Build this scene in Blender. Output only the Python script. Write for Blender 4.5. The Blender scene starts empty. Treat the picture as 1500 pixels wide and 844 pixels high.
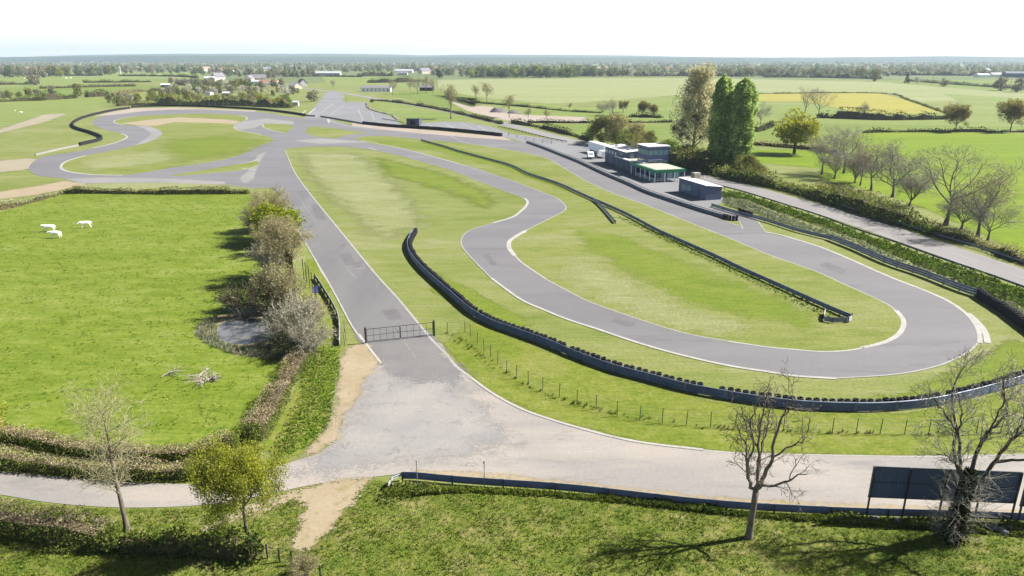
import bpy, bmesh, math, random
import numpy as np
from mathutils import Vector, Matrix
from mathutils.geometry import tessellate_polygon

sc = bpy.context.scene
COL = sc.collection
R = math.radians
random.seed(7)

# ------------------------------------------------------------------ survey of the photograph (1500 x 844) -> metres on the ground
FPX = 1030.0
CAM_H = 32.0
PITCH = math.atan((422 - 86) / FPX)
CT, ST = math.cos(PITCH), math.sin(PITCH)


def P(x, y, z=0.0):
    u, v = (x - 750) / FPX, -(y - 422) / FPX
    d = (u, CT + v * ST, -ST + v * CT)
    t = (z - CAM_H) / d[2]
    return np.array([d[0] * t, d[1] * t, z])


def hgt(xb, yb, yt):
    Y = P(xb, yb)[1]
    v = -(yt - 422) / FPX
    return CAM_H + Y * (-ST + v * CT) / (CT + v * ST)


def crom(pts, n=6, closed=False):
    p = np.array(pts, float)
    m = len(p)
    out = []
    rng_ = range(m if closed else m - 1)
    for i in rng_:
        if closed:
            a, b, c, d = p[(i - 1) % m], p[i], p[(i + 1) % m], p[(i + 2) % m]
        else:
            b, c = p[i], p[i + 1]
            a = p[i - 1] if i > 0 else 2 * b - c
            d = p[i + 2] if i + 2 < m else 2 * c - b
        # centripetal-like damping keeps sharp corners from looping
        for k in range(n):
            t = k / n
            q = 0.5 * ((2 * b) + (-a + c) * t + (2 * a - 5 * b + 4 * c - d) * t * t + (-a + 3 * b - 3 * c + d) * t ** 3)
            out.append(q)
    if not closed:
        out.append(p[-1])
    return np.array(out)


def G(pts, z=0.0, n=0, closed=False):
    q = crom(pts, n, closed) if n else np.array(pts, float)
    return np.array([P(a, b, z) for a, b in q])


def resample(path, step):
    path = np.asarray(path, float)
    seg = np.linalg.norm(np.diff(path, axis=0), axis=1)
    s = np.concatenate([[0], np.cumsum(seg)])
    n = max(1, int(round(s[-1] / step)))
    t = np.linspace(0, s[-1], n + 1)
    return np.stack([np.interp(t, s, path[:, k]) for k in range(path.shape[1])], 1)


def normals2d(path):
    t = np.gradient(path[:, :2], axis=0)
    t /= np.linalg.norm(t, axis=1)[:, None] + 1e-9
    return np.stack([-t[:, 1], t[:, 0]], 1)


def inside(px, py, poly):
    r = np.zeros(len(px), bool)
    x0, y0 = poly[:, 0], poly[:, 1]
    x1, y1 = np.roll(x0, -1), np.roll(y0, -1)
    for a, b, c, d in zip(x0, y0, x1, y1):
        if b == d:
            continue
        hit = ((b > py) != (d > py)) & (px < (c - a) * (py - b) / (d - b) + a)
        r ^= hit
    return r


def dist_edge(px, py, poly):
    best = np.full(len(px), 1e18)
    for i in range(len(poly)):
        a, b = poly[i, :2], poly[(i + 1) % len(poly), :2]
        ab = b - a
        L2 = ab @ ab + 1e-12
        t = np.clip(((px - a[0]) * ab[0] + (py - a[1]) * ab[1]) / L2, 0, 1)
        best = np.minimum(best, (px - a[0] - t * ab[0]) ** 2 + (py - a[1] - t * ab[1]) ** 2)
    return np.sqrt(best)


# ------------------------------------------------------------------ mesh helpers
class MB:
    """collects vertices, quads and triangles (with a material slot each) for ONE mesh"""

    def __init__(s):
        s.v, s.q, s.t, s.qm, s.tm, s.n = [], [], [], [], [], 0

    def add(s, v, q=None, t=None, m=0):
        v = np.asarray(v, float).reshape(-1, 3)
        s.v.append(v)
        if q is not None and len(q):
            q = np.asarray(q, int).reshape(-1, 4) + s.n
            s.q.append(q); s.qm.append(np.full(len(q), m))
        if t is not None and len(t):
            t = np.asarray(t, int).reshape(-1, 3) + s.n
            s.t.append(t); s.tm.append(np.full(len(t), m))
        s.n += len(v)

    def box(s, c, size, rz=0.0, m=0):
        x, y, z = np.array(size) / 2
        v = np.array([[i, j, k] for k in (-z, z) for j in (-y, y) for i in (-x, x)])
        ca, sa = math.cos(rz), math.sin(rz)
        v = v @ np.array([[ca, sa, 0], [-sa, ca, 0], [0, 0, 1]]) + np.array(c)
        s.add(v, [[0, 2, 3, 1], [4, 5, 7, 6], [0, 1, 5, 4], [2, 6, 7, 3], [0, 4, 6, 2], [1, 3, 7, 5]], m=m)

    def bar(s, a, b, w, h=None, m=0):
        h = h or w
        a, b = np.array(a, float), np.array(b, float)
        d = (b - a) / np.linalg.norm(b - a)
        up = np.array([0, 0, 1.0]) if abs(d[2]) < .9 else np.array([1.0, 0, 0])
        n = np.cross(d, up); n /= np.linalg.norm(n)
        k = np.cross(n, d)
        v = [p + n * i * w / 2 + k * j * h / 2 for p in (a, b) for j in (-1, 1) for i in (-1, 1)]
        s.add(v, [[0, 2, 3, 1], [4, 5, 7, 6], [0, 1, 5, 4], [2, 6, 7, 3], [0, 4, 6, 2], [1, 3, 7, 5]], m=m)

    def tube(s, pts, rad, sides=6, m=0):
        pts = np.asarray(pts, float)
        n = len(pts)
        rad = np.broadcast_to(np.asarray(rad, float), (n,))
        t = np.gradient(pts, axis=0)
        t /= np.linalg.norm(t, axis=1)[:, None] + 1e-9
        ref = np.array([0.31, 0.95, 0.05]) if abs(t[0][2]) > .7 else np.array([0.02, 0.05, 1.0])
        a = np.cross(t, ref); a /= np.linalg.norm(a, axis=1)[:, None] + 1e-9
        b = np.cross(t, a)
        an = np.arange(sides) * 2 * np.pi / sides
        v = pts[:, None] + rad[:, None, None] * (np.cos(an)[None, :, None] * a[:, None] + np.sin(an)[None, :, None] * b[:, None])
        q = []
        i = np.arange(n - 1)[:, None] * sides
        j = np.arange(sides)[None]
        j2 = (j + 1) % sides
        q = np.stack([i + j, i + j2, i + sides + j2, i + sides + j], -1).reshape(-1, 4)
        s.add(v.reshape(-1, 3), q, [[(n - 1) * sides, (n - 1) * sides + k, (n - 1) * sides + k + 1] for k in range(1, sides - 1)], m=m)

    def prism(s, prof, a, b, m=0, cap=True):
        """prof: list of 3D points at end a-> same profile shifted by (b-a)"""
        prof = np.asarray(prof, float)
        n = len(prof)
        d = np.asarray(b, float) - np.asarray(a, float)
        v = np.concatenate([prof, prof + d])
        q = [[i, (i + 1) % n, n + (i + 1) % n, n + i] for i in range(n)]
        t = []
        if cap:
            for tri in tessellate_polygon([[Vector(p) for p in prof]]):
                t.append(tri); t.append([k + n for k in tri])
        s.add(v, q, t, m=m)

    def cards(s, pts, size, rng, aspect=1.0, up=0.0, m=0, nrm=None):
        """leaf cards: one crooked quad per point"""
        pts = np.asarray(pts, float)
        k = len(pts)
        if k == 0:
            return
        size = np.broadcast_to(np.asarray(size, float), (k,)) * rng.uniform(.6, 1.3, k)
        n = rng.normal(size=(k, 3)) if nrm is None else nrm + rng.normal(size=(k, 3)) * .6
        n[:, 2] += up
        n /= np.linalg.norm(n, axis=1)[:, None] + 1e-9
        r = rng.normal(size=(k, 3))
        a = np.cross(n, r); a /= np.linalg.norm(a, axis=1)[:, None] + 1e-9
        b = np.cross(n, a)
        a = a * size[:, None] / 2; b = b * size[:, None] * aspect / 2
        j = rng.uniform(.55, 1.25, (k, 4, 1))
        v = np.stack([pts - a * j[:, 0], pts - b * j[:, 1], pts + a * j[:, 2], pts + b * j[:, 3]], 1)
        s.add(v.reshape(-1, 3), np.arange(4 * k).reshape(-1, 4), m=m)

    def build(s, name, mats, smooth=False, off=None):
        me = bpy.data.meshes.new(name)
        V = np.concatenate(s.v) if s.v else np.zeros((0, 3))
        if off is not None:
            V = V - np.asarray(off)
        qs = np.concatenate(s.q) if s.q else np.zeros((0, 4), int)
        ts = np.concatenate(s.t) if s.t else np.zeros((0, 3), int)
        nl = qs.size + ts.size
        me.vertices.add(len(V)); me.vertices.foreach_set('co', V.astype(np.float32).ravel())
        me.loops.add(nl); me.loops.foreach_set('vertex_index', np.concatenate([qs.ravel(), ts.ravel()]).astype(np.int32))
        npoly = len(qs) + len(ts)
        me.polygons.add(npoly)
        st = np.concatenate([np.arange(len(qs)) * 4, qs.size + np.arange(len(ts)) * 3]).astype(np.int32)
        me.polygons.foreach_set('loop_start', st)
        if not isinstance(mats, (list, tuple)):
            mats = [mats]
        for m_ in mats:
            me.materials.append(m_)
        mi = np.concatenate([np.concatenate(s.qm) if s.qm else np.zeros(0), np.concatenate(s.tm) if s.tm else np.zeros(0)]).astype(np.int32)
        me.polygons.foreach_set('material_index', mi)
        me.polygons.foreach_set('use_smooth', np.full(npoly, bool(smooth)))
        me.update(calc_edges=True)
        me.validate()
        return me


def link(name, mesh, parent=None, loc=None, rz=0.0):
    o = bpy.data.objects.new(name, mesh)
    COL.objects.link(o)
    if parent is not None:
        o.parent = parent
    if loc is not None:
        o.location = loc
    o.rotation_euler[2] = rz
    return o


def tag(o, label, cat, group=None):
    o['label'] = label; o['category'] = cat
    if group:
        o['group'] = group
    return o


def thing(name, label, cat, loc=(0, 0, 0), rz=0.0, group=None):
    o = bpy.data.objects.new(name, None)
    o.empty_display_size = .3
    COL.objects.link(o)
    o.location = loc; o.rotation_euler[2] = rz
    return tag(o, label, cat, group)


def part(name, mb, mat, parent, smooth=False, off=None, label=None):
    o = link(name, mb.build(name, mat, smooth, off), parent)
    if label:
        o['label'] = label
    return o


def struct(name, mesh, kind='structure'):
    o = link(name, mesh)
    o['kind'] = kind
    return o


def dup(root, loc=None, rz=None, scale=None, label=None, group=None):
    r = root.copy(); COL.objects.link(r)
    if loc is not None: r.location = loc
    if rz is not None: r.rotation_euler[2] = rz
    if scale is not None: r.scale = scale
    if label: r['label'] = label
    if group: r['group'] = group
    for ch in root.children:
        c = ch.copy(); COL.objects.link(c); c.parent = r
        for g in ch.children:
            d = g.copy(); COL.objects.link(d); d.parent = c
    return r


# ------------------------------------------------------------------ materials
KEXP = 3.6


def lin(c):
    c = c / 255.0
    return c / 12.92 if c <= .04045 else ((c + .055) / 1.055) ** 2.4


def C(r, g, b, k=None):
    """base colour whose sunlit appearance is about this 8-bit colour"""
    k = k or KEXP
    return (min(.82, lin(r) / k), min(.82, lin(g) / k), min(.82, lin(b) / k), 1)


def CL(r, g, b):
    return C(r, g, b, 1.9)


class NT:
    def __init__(s, name):
        s.m = bpy.data.materials.new(name); s.m.use_nodes = True
        s.t = s.m.node_tree; s.t.nodes.clear()
        s.out = s.t.nodes.new('ShaderNodeOutputMaterial')

    def n(s, typ, **kw):
        nd = s.t.nodes.new(typ)
        for k, v in kw.items():
            if hasattr(nd, k) and k not in ('Scale',):
                setattr(nd, k, v)
            else:
                nd.inputs[k].default_value = v
        return nd

    def l(s, a, b):
        s.t.links.new(a, b)

    def coords(s, scale=(1, 1, 1), rot=0.0, obj='Object'):
        tc = s.n('ShaderNodeTexCoord'); mp = s.n('ShaderNodeMapping')
        mp.inputs['Scale'].default_value = scale; mp.inputs['Rotation'].default_value = (0, 0, rot)
        s.l(tc.outputs[obj], mp.inputs['Vector'])
        return mp.outputs[0]

    def noise(s, vec, scale, detail=3, rough=.6):
        nd = s.n('ShaderNodeTexNoise'); nd.inputs['Scale'].default_value = scale
        nd.inputs['Detail'].default_value = detail; nd.inputs['Roughness'].default_value = rough
        if vec is not None:
            s.l(vec, nd.inputs['Vector'])
        return nd.outputs['Fac']

    def ramp(s, fac, stops):
        nd = s.n('ShaderNodeValToRGB')
        e = nd.color_ramp.elements
        while len(e) < len(stops):
            e.new(.5)
        for el, (p, c) in zip(e, stops):
            el.position = p; el.color = c if len(c) == 4 else (*c, 1)
        s.l(fac, nd.inputs[0])
        return nd.outputs[0]

    def mix(s, fac, a, b, blend='MIX'):
        nd = s.n('ShaderNodeMix'); nd.data_type = 'RGBA'; nd.blend_type = blend
        for sock, v in ((nd.inputs[0], fac), (nd.inputs[6], a), (nd.inputs[7], b)):
            if hasattr(v, 'links'):
                s.l(v, sock)
            else:
                sock.default_value = v
        return nd.outputs[2]

    def math(s, op, a, b=None, c=None):
        nd = s.n('ShaderNodeMath'); nd.operation = op
        for sock, v in zip(nd.inputs, (a, b, c)):
            if v is None: continue
            if hasattr(v, 'links'): s.l(v, sock)
            else: sock.default_value = v
        return nd.outputs[0]

    def bump(s, h, strength, dist):
        nd = s.n('ShaderNodeBump'); nd.inputs['Strength'].default_value = strength; nd.inputs['Distance'].default_value = dist
        s.l(h, nd.inputs['Height'])
        return nd.outputs[0]

    def bsdf(s, col, rough=.9, spec=.2, normal=None, metal=0.0):
        nd = s.n('ShaderNodeBsdfPrincipled')
        if hasattr(col, 'links'): s.l(col, nd.inputs['Base Color'])
        else: nd.inputs['Base Color'].default_value = col
        nd.inputs['Roughness'].default_value = rough
        nd.inputs['Specular IOR Level'].default_value = spec
        nd.inputs['Metallic'].default_value = metal
        if normal is not None: s.l(normal, nd.inputs['Normal'])
        return nd.outputs[0]

    def done(s, sh, soft=None):
        if soft:
            at = s.n('ShaderNodeAttribute'); at.attribute_name = 'edge'
            v = s.coords()
            nz = s.noise(v, soft, 4, .65); nf = s.noise(v, max(soft * 9, 2.2) if soft > .2 else soft * 12, 6, .8)
            f = s.math('ADD', at.outputs['Fac'], s.math('ADD', s.math('MULTIPLY', s.math('SUBTRACT', nz, .5), .9), s.math('MULTIPLY', s.math('SUBTRACT', nf, .5), 1.5)))
            on = s.math('GREATER_THAN', f, .5)          # ragged, fully opaque or fully open: the surfaces interleave like real edges
            tr = s.n('ShaderNodeBsdfTransparent'); mx = s.n('ShaderNodeMixShader')
            s.l(on, mx.inputs[0]); s.l(tr.outputs[0], mx.inputs[1]); s.l(sh, mx.inputs[2])
            sh = mx.outputs[0]
        s.l(sh, s.out.inputs['Surface'])
        return s.m


def m_grass(name, lo, mid, hi, big=.06, fine=2.2, bump=.5, bdist=.12, stretch=(1, 1, 1), rot=0.0, soft=None, patch=.5, dark=.75):
    t = NT(name)
    v = t.coords(stretch, rot); w = t.coords()
    n1 = t.noise(v, big, 4, .62)
    n2 = t.noise(v, big * 7, 4, .65)
    n3 = t.noise(w, fine, 4, .7)
    f = t.math('ADD', t.math('MULTIPLY', n1, 1 - patch), t.math('MULTIPLY', n2, patch))
    c = t.ramp(f, [(.36, lo), (.5, mid), (.64, hi)])
    d = t.ramp(n3, [(.3, (dark * .8, dark, dark * .7)), (.55, (1, 1, 1)), (.75, (1.18, 1.12, 1.1))])
    c = t.mix(1.0, c, d, 'MULTIPLY')
    st = t.noise(t.coords((stretch[0] * .35, stretch[1] * 2.2, 1), rot), max(.12, fine * .45), 6, .75)
    c = t.mix(1.0, c, t.ramp(st, [(.28, (.7, .76, .64)), (.5, (1, 1, 1)), (.72, (1.24, 1.17, 1.22))]), 'MULTIPLY')
    n4 = t.noise(w, fine * 4, 2, .6)
    hsum = t.math('ADD', n3, t.math('MULTIPLY', n4, .35))
    return t.done(t.bsdf(c, .95, .1, t.bump(hsum, bump, bdist)), soft)


def m_plain(name, col, rough=.7, spec=.3, metal=0.0, var=.12, scale=1.5, bump=0.0):
    t = NT(name)
    n = t.noise(t.coords(), scale, 4, .65)
    lo = tuple(c * (1 - var) for c in col[:3]); hi = tuple(min(1, c * (1 + var)) for c in col[:3])
    c = t.ramp(n, [(.3, lo), (.7, hi)])
    nm = t.bump(n, bump, .05) if bump else None
    return t.done(t.bsdf(c, rough, spec, nm, metal))


def m_asphalt(name, base, pale, big=.08, grain=6, soft=None, stain=None, stretch=(1, 1, 1), rot=0.0, lo=.35, hi=.68):
    t = NT(name)
    v = t.coords(stretch, rot); w = t.coords()
    n1 = t.noise(v, big, 5, .62); n2 = t.noise(w, grain, 3, .7); n5 = t.noise(v, big * 6, 4, .7)
    c = t.ramp(n1, [(lo, base), (hi, pale)])
    c = t.mix(t.math('MULTIPLY', n5, .35), c, pale)
    c = t.mix(1.0, c, t.ramp(n2, [(.25, (.86, .86, .86)), (.75, (1.1, 1.1, 1.1))]), 'MULTIPLY')
    if stain:
        n3 = t.noise(v, big * 2.3, 6, .75)
        c = t.mix(t.ramp(n3, [(.56, (0, 0, 0)), (.66, (.75, .75, .75))]), c, stain)
    return t.done(t.bsdf(c, .88, .25, t.bump(n2, .15, .02)), soft)


def m_leaf(name, a, b, c3=None, transl=.35, clump=.5, dark=None):
    t = NT(name)
    g = t.n('ShaderNodeNewGeometry')
    r = g.outputs['Random Per Island']
    stops = [(0.0, a), (.6, b)] + ([(1.0, c3)] if c3 else [(1.0, tuple(min(.8, x * 1.2) for x in b[:3]))])
    col = t.ramp(r, stops)
    n = t.noise(t.coords(), clump, 2, .5)
    col = t.mix(1.0, col, t.ramp(n, [(.35, (.72, .75, .72)), (.65, (1.2, 1.18, 1.1))]), 'MULTIPLY')
    d = t.n('ShaderNodeBsdfDiffuse'); tr = t.n('ShaderNodeBsdfTranslucent'); mx = t.n('ShaderNodeMixShader')
    t.l(col, d.inputs[0]); t.l(col, tr.inputs[0]); mx.inputs[0].default_value = transl
    t.l(d.outputs[0], mx.inputs[1]); t.l(tr.outputs[0], mx.inputs[2])
    return t.done(mx.outputs[0])


def m_bark(name, a, b, scale=3):
    t = NT(name)
    g_ = (1.6 if 'yellow' in name else 2.1) if 'twig' in name else 1.5
    a = tuple(min(.8, x * g_) for x in a[:3]); b = tuple(min(.8, x * g_) for x in b[:3])
    n = t.noise(t.coords((1, 1, .35)), scale, 5, .7)
    return t.done(t.bsdf(t.ramp(n, [(.35, a), (.65, b)]), .95, .1, t.bump(n, .5, .05)))


# ------------------------------------------------------------------ sheets
ZS = .45      # metres between the stacked ground sheets are scaled by this
def sheet(name, pts, mat, z, kind='structure'):
    """flat polygon (world points)"""
    pts = np.asarray(pts, float).copy(); pts[:, 2] = z * ZS
    tri = tessellate_polygon([[Vector(p) for p in pts]])
    tri = np.array(tri)
    a, b, c = pts[tri[:, 0]], pts[tri[:, 1]], pts[tri[:, 2]]
    cr = np.cross(b - a, c - a)[:, 2]
    tri[cr < 0] = tri[cr < 0][:, ::-1]
    mb = MB(); mb.add(pts, None, tri)
    return struct(name, mb.build(name, mat), kind)


def soft_sheet(name, pts, mat, z, fade=1.0, cell=.6, kind='structure', maxn=170):
    poly = np.asarray(pts, float)[:, :2]
    lo, hi = poly.min(0) - fade, poly.max(0) + fade
    cell = max(cell, (hi - lo).max() / maxn)
    nx, ny = np.ceil((hi - lo) / cell).astype(int) + 1
    gx, gy = np.meshgrid(lo[0] + np.arange(nx) * cell, lo[1] + np.arange(ny) * cell)
    px, py = gx.ravel(), gy.ravel()
    ins = inside(px, py, poly); d = dist_edge(px, py, poly)
    e = np.clip(.5 + np.where(ins, d, -d) / (2 * fade), 0, 1)
    idx = np.arange(nx * ny).reshape(ny, nx)
    q = np.stack([idx[:-1, :-1], idx[:-1, 1:], idx[1:, 1:], idx[1:, :-1]], -1).reshape(-1, 4)
    q = q[e[q].max(1) > .02]
    used = np.unique(q); remap = np.full(nx * ny, -1); remap[used] = np.arange(len(used))
    mb = MB(); mb.add(np.stack([px[used], py[used], np.full(len(used), z * ZS)], 1), remap[q])
    me = mb.build(name, mat)
    at = me.attributes.new('edge', 'FLOAT', 'POINT'); at.data.foreach_set('value', e[used].astype(np.float32))
    return struct(name, me, kind)


def ribbon_mb(mb, path, w, z, side=0.0, h=0.0):
    """strip of width w along a world path, shifted sideways; h > 0 gives it a raised edge"""
    path = np.asarray(path, float)
    z, h = (z * ZS, h * ZS) if z < .3 else (z, h)
    n = normals2d(path)
    a = path[:, :2] + n * (side - w / 2); b = path[:, :2] + n * (side + w / 2)
    m = len(path)
    A = np.c_[a, np.full(m, z)]; B = np.c_[b, np.full(m, z)]
    i = np.arange(m - 1)
    if h <= 0:
        mb.add(np.concatenate([A, B]), np.stack([i, i + 1, m + i + 1, m + i], 1))
    else:
        A0, B0 = A.copy(), B.copy(); A0[:, 2] = z - h; B0[:, 2] = z - h
        q = [np.stack([i + o1, i + 1 + o1, i + 1 + o2, i + o2], 1) for o1, o2 in ((0, m), (m, 2 * m), (2 * m, 3 * m))]
        mb.add(np.concatenate([A0, A, B, B0]), np.concatenate(q))


def ribbon(name, pts, w, mat, z, side=0.0, h=0.0, kind='structure'):
    mb = MB(); ribbon_mb(mb, pts, w, z, side, h)
    return struct(name, mb.build(name, mat), kind)
HAZE, SKY, SUN, EXPO = 6.5e-5, .05, 5.0, 1.72
# ================================================================== SETTING: ground, fields, track, roads
M = {}
M['ground'] = m_grass('lawn_grass', C(152, 168, 80), C(176, 184, 108), C(196, 196, 144), big=.035, fine=2.7, bump=.35, stretch=(.45, 1.3, 1), rot=R(-12))
M['lawn'] = m_grass('infield_grass', C(146, 164, 66), C(174, 182, 100), C(194, 194, 140), big=.05, fine=2.7, bump=.3, stretch=(.4, 1.2, 1), rot=R(-20))
M['lawn_soft'] = m_grass('infield_grass_streak', C(140, 164, 52), C(156, 174, 64), C(172, 182, 88), big=.07, fine=2.7, bump=.3, stretch=(.5, 1.2, 1), rot=R(-25), soft=.25)
M['lawn_pale'] = m_grass('dry_mown_grass', C(172, 182, 112), C(192, 196, 138), C(204, 204, 158), big=.09, fine=2.7, bump=.3, stretch=(.4, 1.2, 1), soft=.22)
M['verge'] = m_grass('verge_grass', C(142, 164, 52), C(166, 178, 74), C(188, 188, 110), big=.11, fine=2.7, bump=.5, soft=.5)
M['pasture'] = m_grass('pasture_grass', C(136, 162, 44), C(160, 180, 66), C(184, 196, 102), big=.055, fine=2.1, bump=.4, bdist=.15, soft=.5, patch=.6, dark=.74, stretch=(.6, 1.3, 1))
M['front'] = m_grass('rough_front_grass', C(114, 142, 48), C(156, 168, 74), C(196, 186, 122), big=.09, fine=2.3, bump=.9, bdist=.2, soft=.6, patch=.6, dark=.6)
M['crop'] = m_grass('young_crop', C(138, 166, 12), C(154, 182, 24), C(170, 190, 54), big=.02, fine=.5, bump=.2, stretch=(.25, 2.2, 1), rot=R(-24), soft=.3, dark=.9)
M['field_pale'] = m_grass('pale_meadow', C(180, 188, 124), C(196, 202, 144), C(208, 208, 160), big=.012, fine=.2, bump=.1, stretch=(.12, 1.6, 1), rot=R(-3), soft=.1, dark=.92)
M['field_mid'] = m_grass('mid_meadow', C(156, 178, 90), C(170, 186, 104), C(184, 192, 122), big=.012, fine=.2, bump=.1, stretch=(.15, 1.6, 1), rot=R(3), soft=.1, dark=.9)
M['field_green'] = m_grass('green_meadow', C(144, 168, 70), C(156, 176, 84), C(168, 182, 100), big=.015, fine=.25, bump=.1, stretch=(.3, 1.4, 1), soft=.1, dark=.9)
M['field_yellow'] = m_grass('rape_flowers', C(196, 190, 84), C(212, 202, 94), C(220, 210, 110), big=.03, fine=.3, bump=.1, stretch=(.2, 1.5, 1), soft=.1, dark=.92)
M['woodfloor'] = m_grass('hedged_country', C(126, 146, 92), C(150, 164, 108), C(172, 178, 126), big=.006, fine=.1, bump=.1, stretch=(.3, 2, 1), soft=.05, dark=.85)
M['track'] = m_asphalt('track_asphalt', C(148, 147, 152), C(170, 168, 172), big=.05, grain=5, stretch=(.4, 1.8, 1), rot=R(-30), stain=C(140, 139, 143))
M['access'] = m_asphalt('access_asphalt', C(146, 145, 149), C(168, 166, 168), big=.11, grain=5, stretch=(1.4, .25, 1), rot=R(20), stain=C(136, 135, 139))
M['access_soft'] = m_asphalt('worn_access_end', C(150, 149, 152), C(176, 173, 172), big=.16, grain=5, soft=.35)
M['public'] = m_asphalt('worn_road_surface', C(194, 190, 187), C(224, 214, 204), big=.11, grain=4, soft=None, stain=C(178, 174, 172), stretch=(.4, 1.5, 1), rot=R(-8), lo=.42, hi=.6)
M['patch'] = m_asphalt('worn_crossing_patch', C(188, 186, 187), C(214, 209, 204), big=.16, grain=4, soft=.4, stain=C(168, 166, 168))
M['mainroad'] = m_asphalt('main_road_asphalt', C(172, 170, 172), C(198, 194, 192), big=.06, grain=4, stretch=(1, .25, 1), rot=R(16))
M['paddock'] = m_asphalt('paddock_asphalt', C(164, 166, 172), C(186, 186, 190), big=.03, grain=3)
M['runoff'] = m_asphalt('pale_runoff', C(178, 176, 178), C(200, 196, 194), big=.06, grain=3, soft=.3)
M['sand'] = m_asphalt('sandy_dirt', C(206, 186, 148), C(226, 208, 176), big=.25, grain=3, soft=.7, stain=C(176, 168, 104))
M['sand_pink'] = m_asphalt('pink_gravel', C(214, 194, 176), C(230, 214, 200), big=.05, grain=2, soft=.3)
M['redsoil'] = m_asphalt('red_soil', C(200, 188, 156), C(218, 206, 180), big=.1, grain=2, soft=.3)
M['paint'] = m_plain('white_road_paint', C(240, 240, 240), .8, .2, var=.1, scale=2)
M['line'] = m_asphalt('faded_edge_line', C(204, 202, 192), C(232, 230, 224), big=.5, grain=3)
M['kerb'] = m_asphalt('concrete_kerb', C(218, 215, 206), C(244, 242, 236), big=.6, grain=3, stain=C(186, 172, 150))
M['seam'] = m_plain('tar_seam', C(112, 112, 116), .8, .2)
M['mud'] = m_asphalt('pond_mud', C(164, 156, 112), C(196, 184, 146), big=.5, grain=3, soft=1.0, stain=C(136, 134, 84))

gmb = MB(); gmb.add([[-11000, -300, 0], [11000, -300, 0], [11000, 11600, 0], [-11000, 11600, 0]], [[0, 1, 2, 3]])
struct('ground', gmb.build('ground', M['ground']))


def field(name, px, mat, z, n=0, fade=1.0):
    return soft_sheet(name, G(px, n=n, closed=True), M[mat], z, fade=fade)


# far country, back to front
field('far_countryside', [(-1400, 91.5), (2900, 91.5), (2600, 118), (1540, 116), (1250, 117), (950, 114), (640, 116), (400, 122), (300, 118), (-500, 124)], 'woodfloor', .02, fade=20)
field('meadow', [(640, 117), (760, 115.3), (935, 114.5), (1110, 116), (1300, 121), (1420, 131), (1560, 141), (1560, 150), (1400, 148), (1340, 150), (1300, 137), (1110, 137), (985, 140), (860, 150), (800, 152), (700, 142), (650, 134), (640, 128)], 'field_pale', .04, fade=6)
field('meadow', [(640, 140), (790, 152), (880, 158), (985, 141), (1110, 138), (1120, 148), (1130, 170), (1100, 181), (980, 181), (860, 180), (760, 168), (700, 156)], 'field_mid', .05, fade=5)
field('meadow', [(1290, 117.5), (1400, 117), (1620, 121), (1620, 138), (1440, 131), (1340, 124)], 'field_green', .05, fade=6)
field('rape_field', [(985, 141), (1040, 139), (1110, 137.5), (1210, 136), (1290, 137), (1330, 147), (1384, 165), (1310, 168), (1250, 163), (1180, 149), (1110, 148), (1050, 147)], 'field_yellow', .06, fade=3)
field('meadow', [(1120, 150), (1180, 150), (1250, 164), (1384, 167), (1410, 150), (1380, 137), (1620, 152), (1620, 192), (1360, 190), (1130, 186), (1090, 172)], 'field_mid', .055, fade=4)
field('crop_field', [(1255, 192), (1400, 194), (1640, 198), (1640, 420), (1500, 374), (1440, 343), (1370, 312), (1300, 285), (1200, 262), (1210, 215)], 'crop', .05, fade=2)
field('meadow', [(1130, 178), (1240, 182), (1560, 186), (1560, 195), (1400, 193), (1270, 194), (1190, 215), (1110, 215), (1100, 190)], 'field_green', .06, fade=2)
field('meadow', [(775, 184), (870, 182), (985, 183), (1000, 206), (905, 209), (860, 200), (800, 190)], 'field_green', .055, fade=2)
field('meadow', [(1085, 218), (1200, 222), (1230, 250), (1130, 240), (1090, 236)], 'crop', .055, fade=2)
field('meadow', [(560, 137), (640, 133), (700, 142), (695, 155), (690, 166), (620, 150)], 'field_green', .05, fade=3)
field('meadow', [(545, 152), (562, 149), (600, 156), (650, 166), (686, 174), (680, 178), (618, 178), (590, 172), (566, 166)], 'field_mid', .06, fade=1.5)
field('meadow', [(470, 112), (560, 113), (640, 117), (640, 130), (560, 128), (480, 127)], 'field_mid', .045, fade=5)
# left country
field('meadow', [(-80, 106), (300, 106), (300, 117), (190, 120), (60, 130), (-80, 134)], 'field_mid', .04, fade=8)
field('meadow', [(125, 117), (270, 115), (275, 119), (130, 121)], 'field_green', .05, fade=4)
field('meadow', [(-80, 131), (60, 128), (180, 125), (260, 126), (180, 139), (-80, 146)], 'field_green', .05, fade=4)
field('meadow', [(-90, 150), (60, 146), (165, 142), (160, 154), (120, 164), (100, 176), (60, 182), (-90, 188)], 'field_mid', .05, fade=2)
field('sandy_track', [(-60, 196), (0, 190), (50, 173), (60, 168.5), (92, 166.5), (97, 168), (62, 180), (0, 195), (-60, 204)], 'redsoil', .07, fade=3)
field('sandy_track', [(-80, 243), (0, 236), (42, 232), (62, 234), (48, 246), (30, 250), (0, 252), (-80, 262)], 'redsoil', .07, fade=2.4)
field('sandy_track', [(-60, 294), (0, 281), (60, 272), (95, 265), (128, 270), (98, 277), (50, 286), (0, 292), (-60, 304)], 'sand', .07, fade=1.5)
field('sandy_track', [(100, 272), (180, 266), (300, 268), (360, 277), (300, 279), (140, 280)], 'lawn_pale', .068, fade=2.5)
field('gravel_yard', [(655, 147), (691, 157), (702, 155), (718, 156), (760, 168), (857, 172), (862, 179), (763, 180), (738, 176), (685, 163)], 'sand_pink', .08, fade=2)
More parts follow.
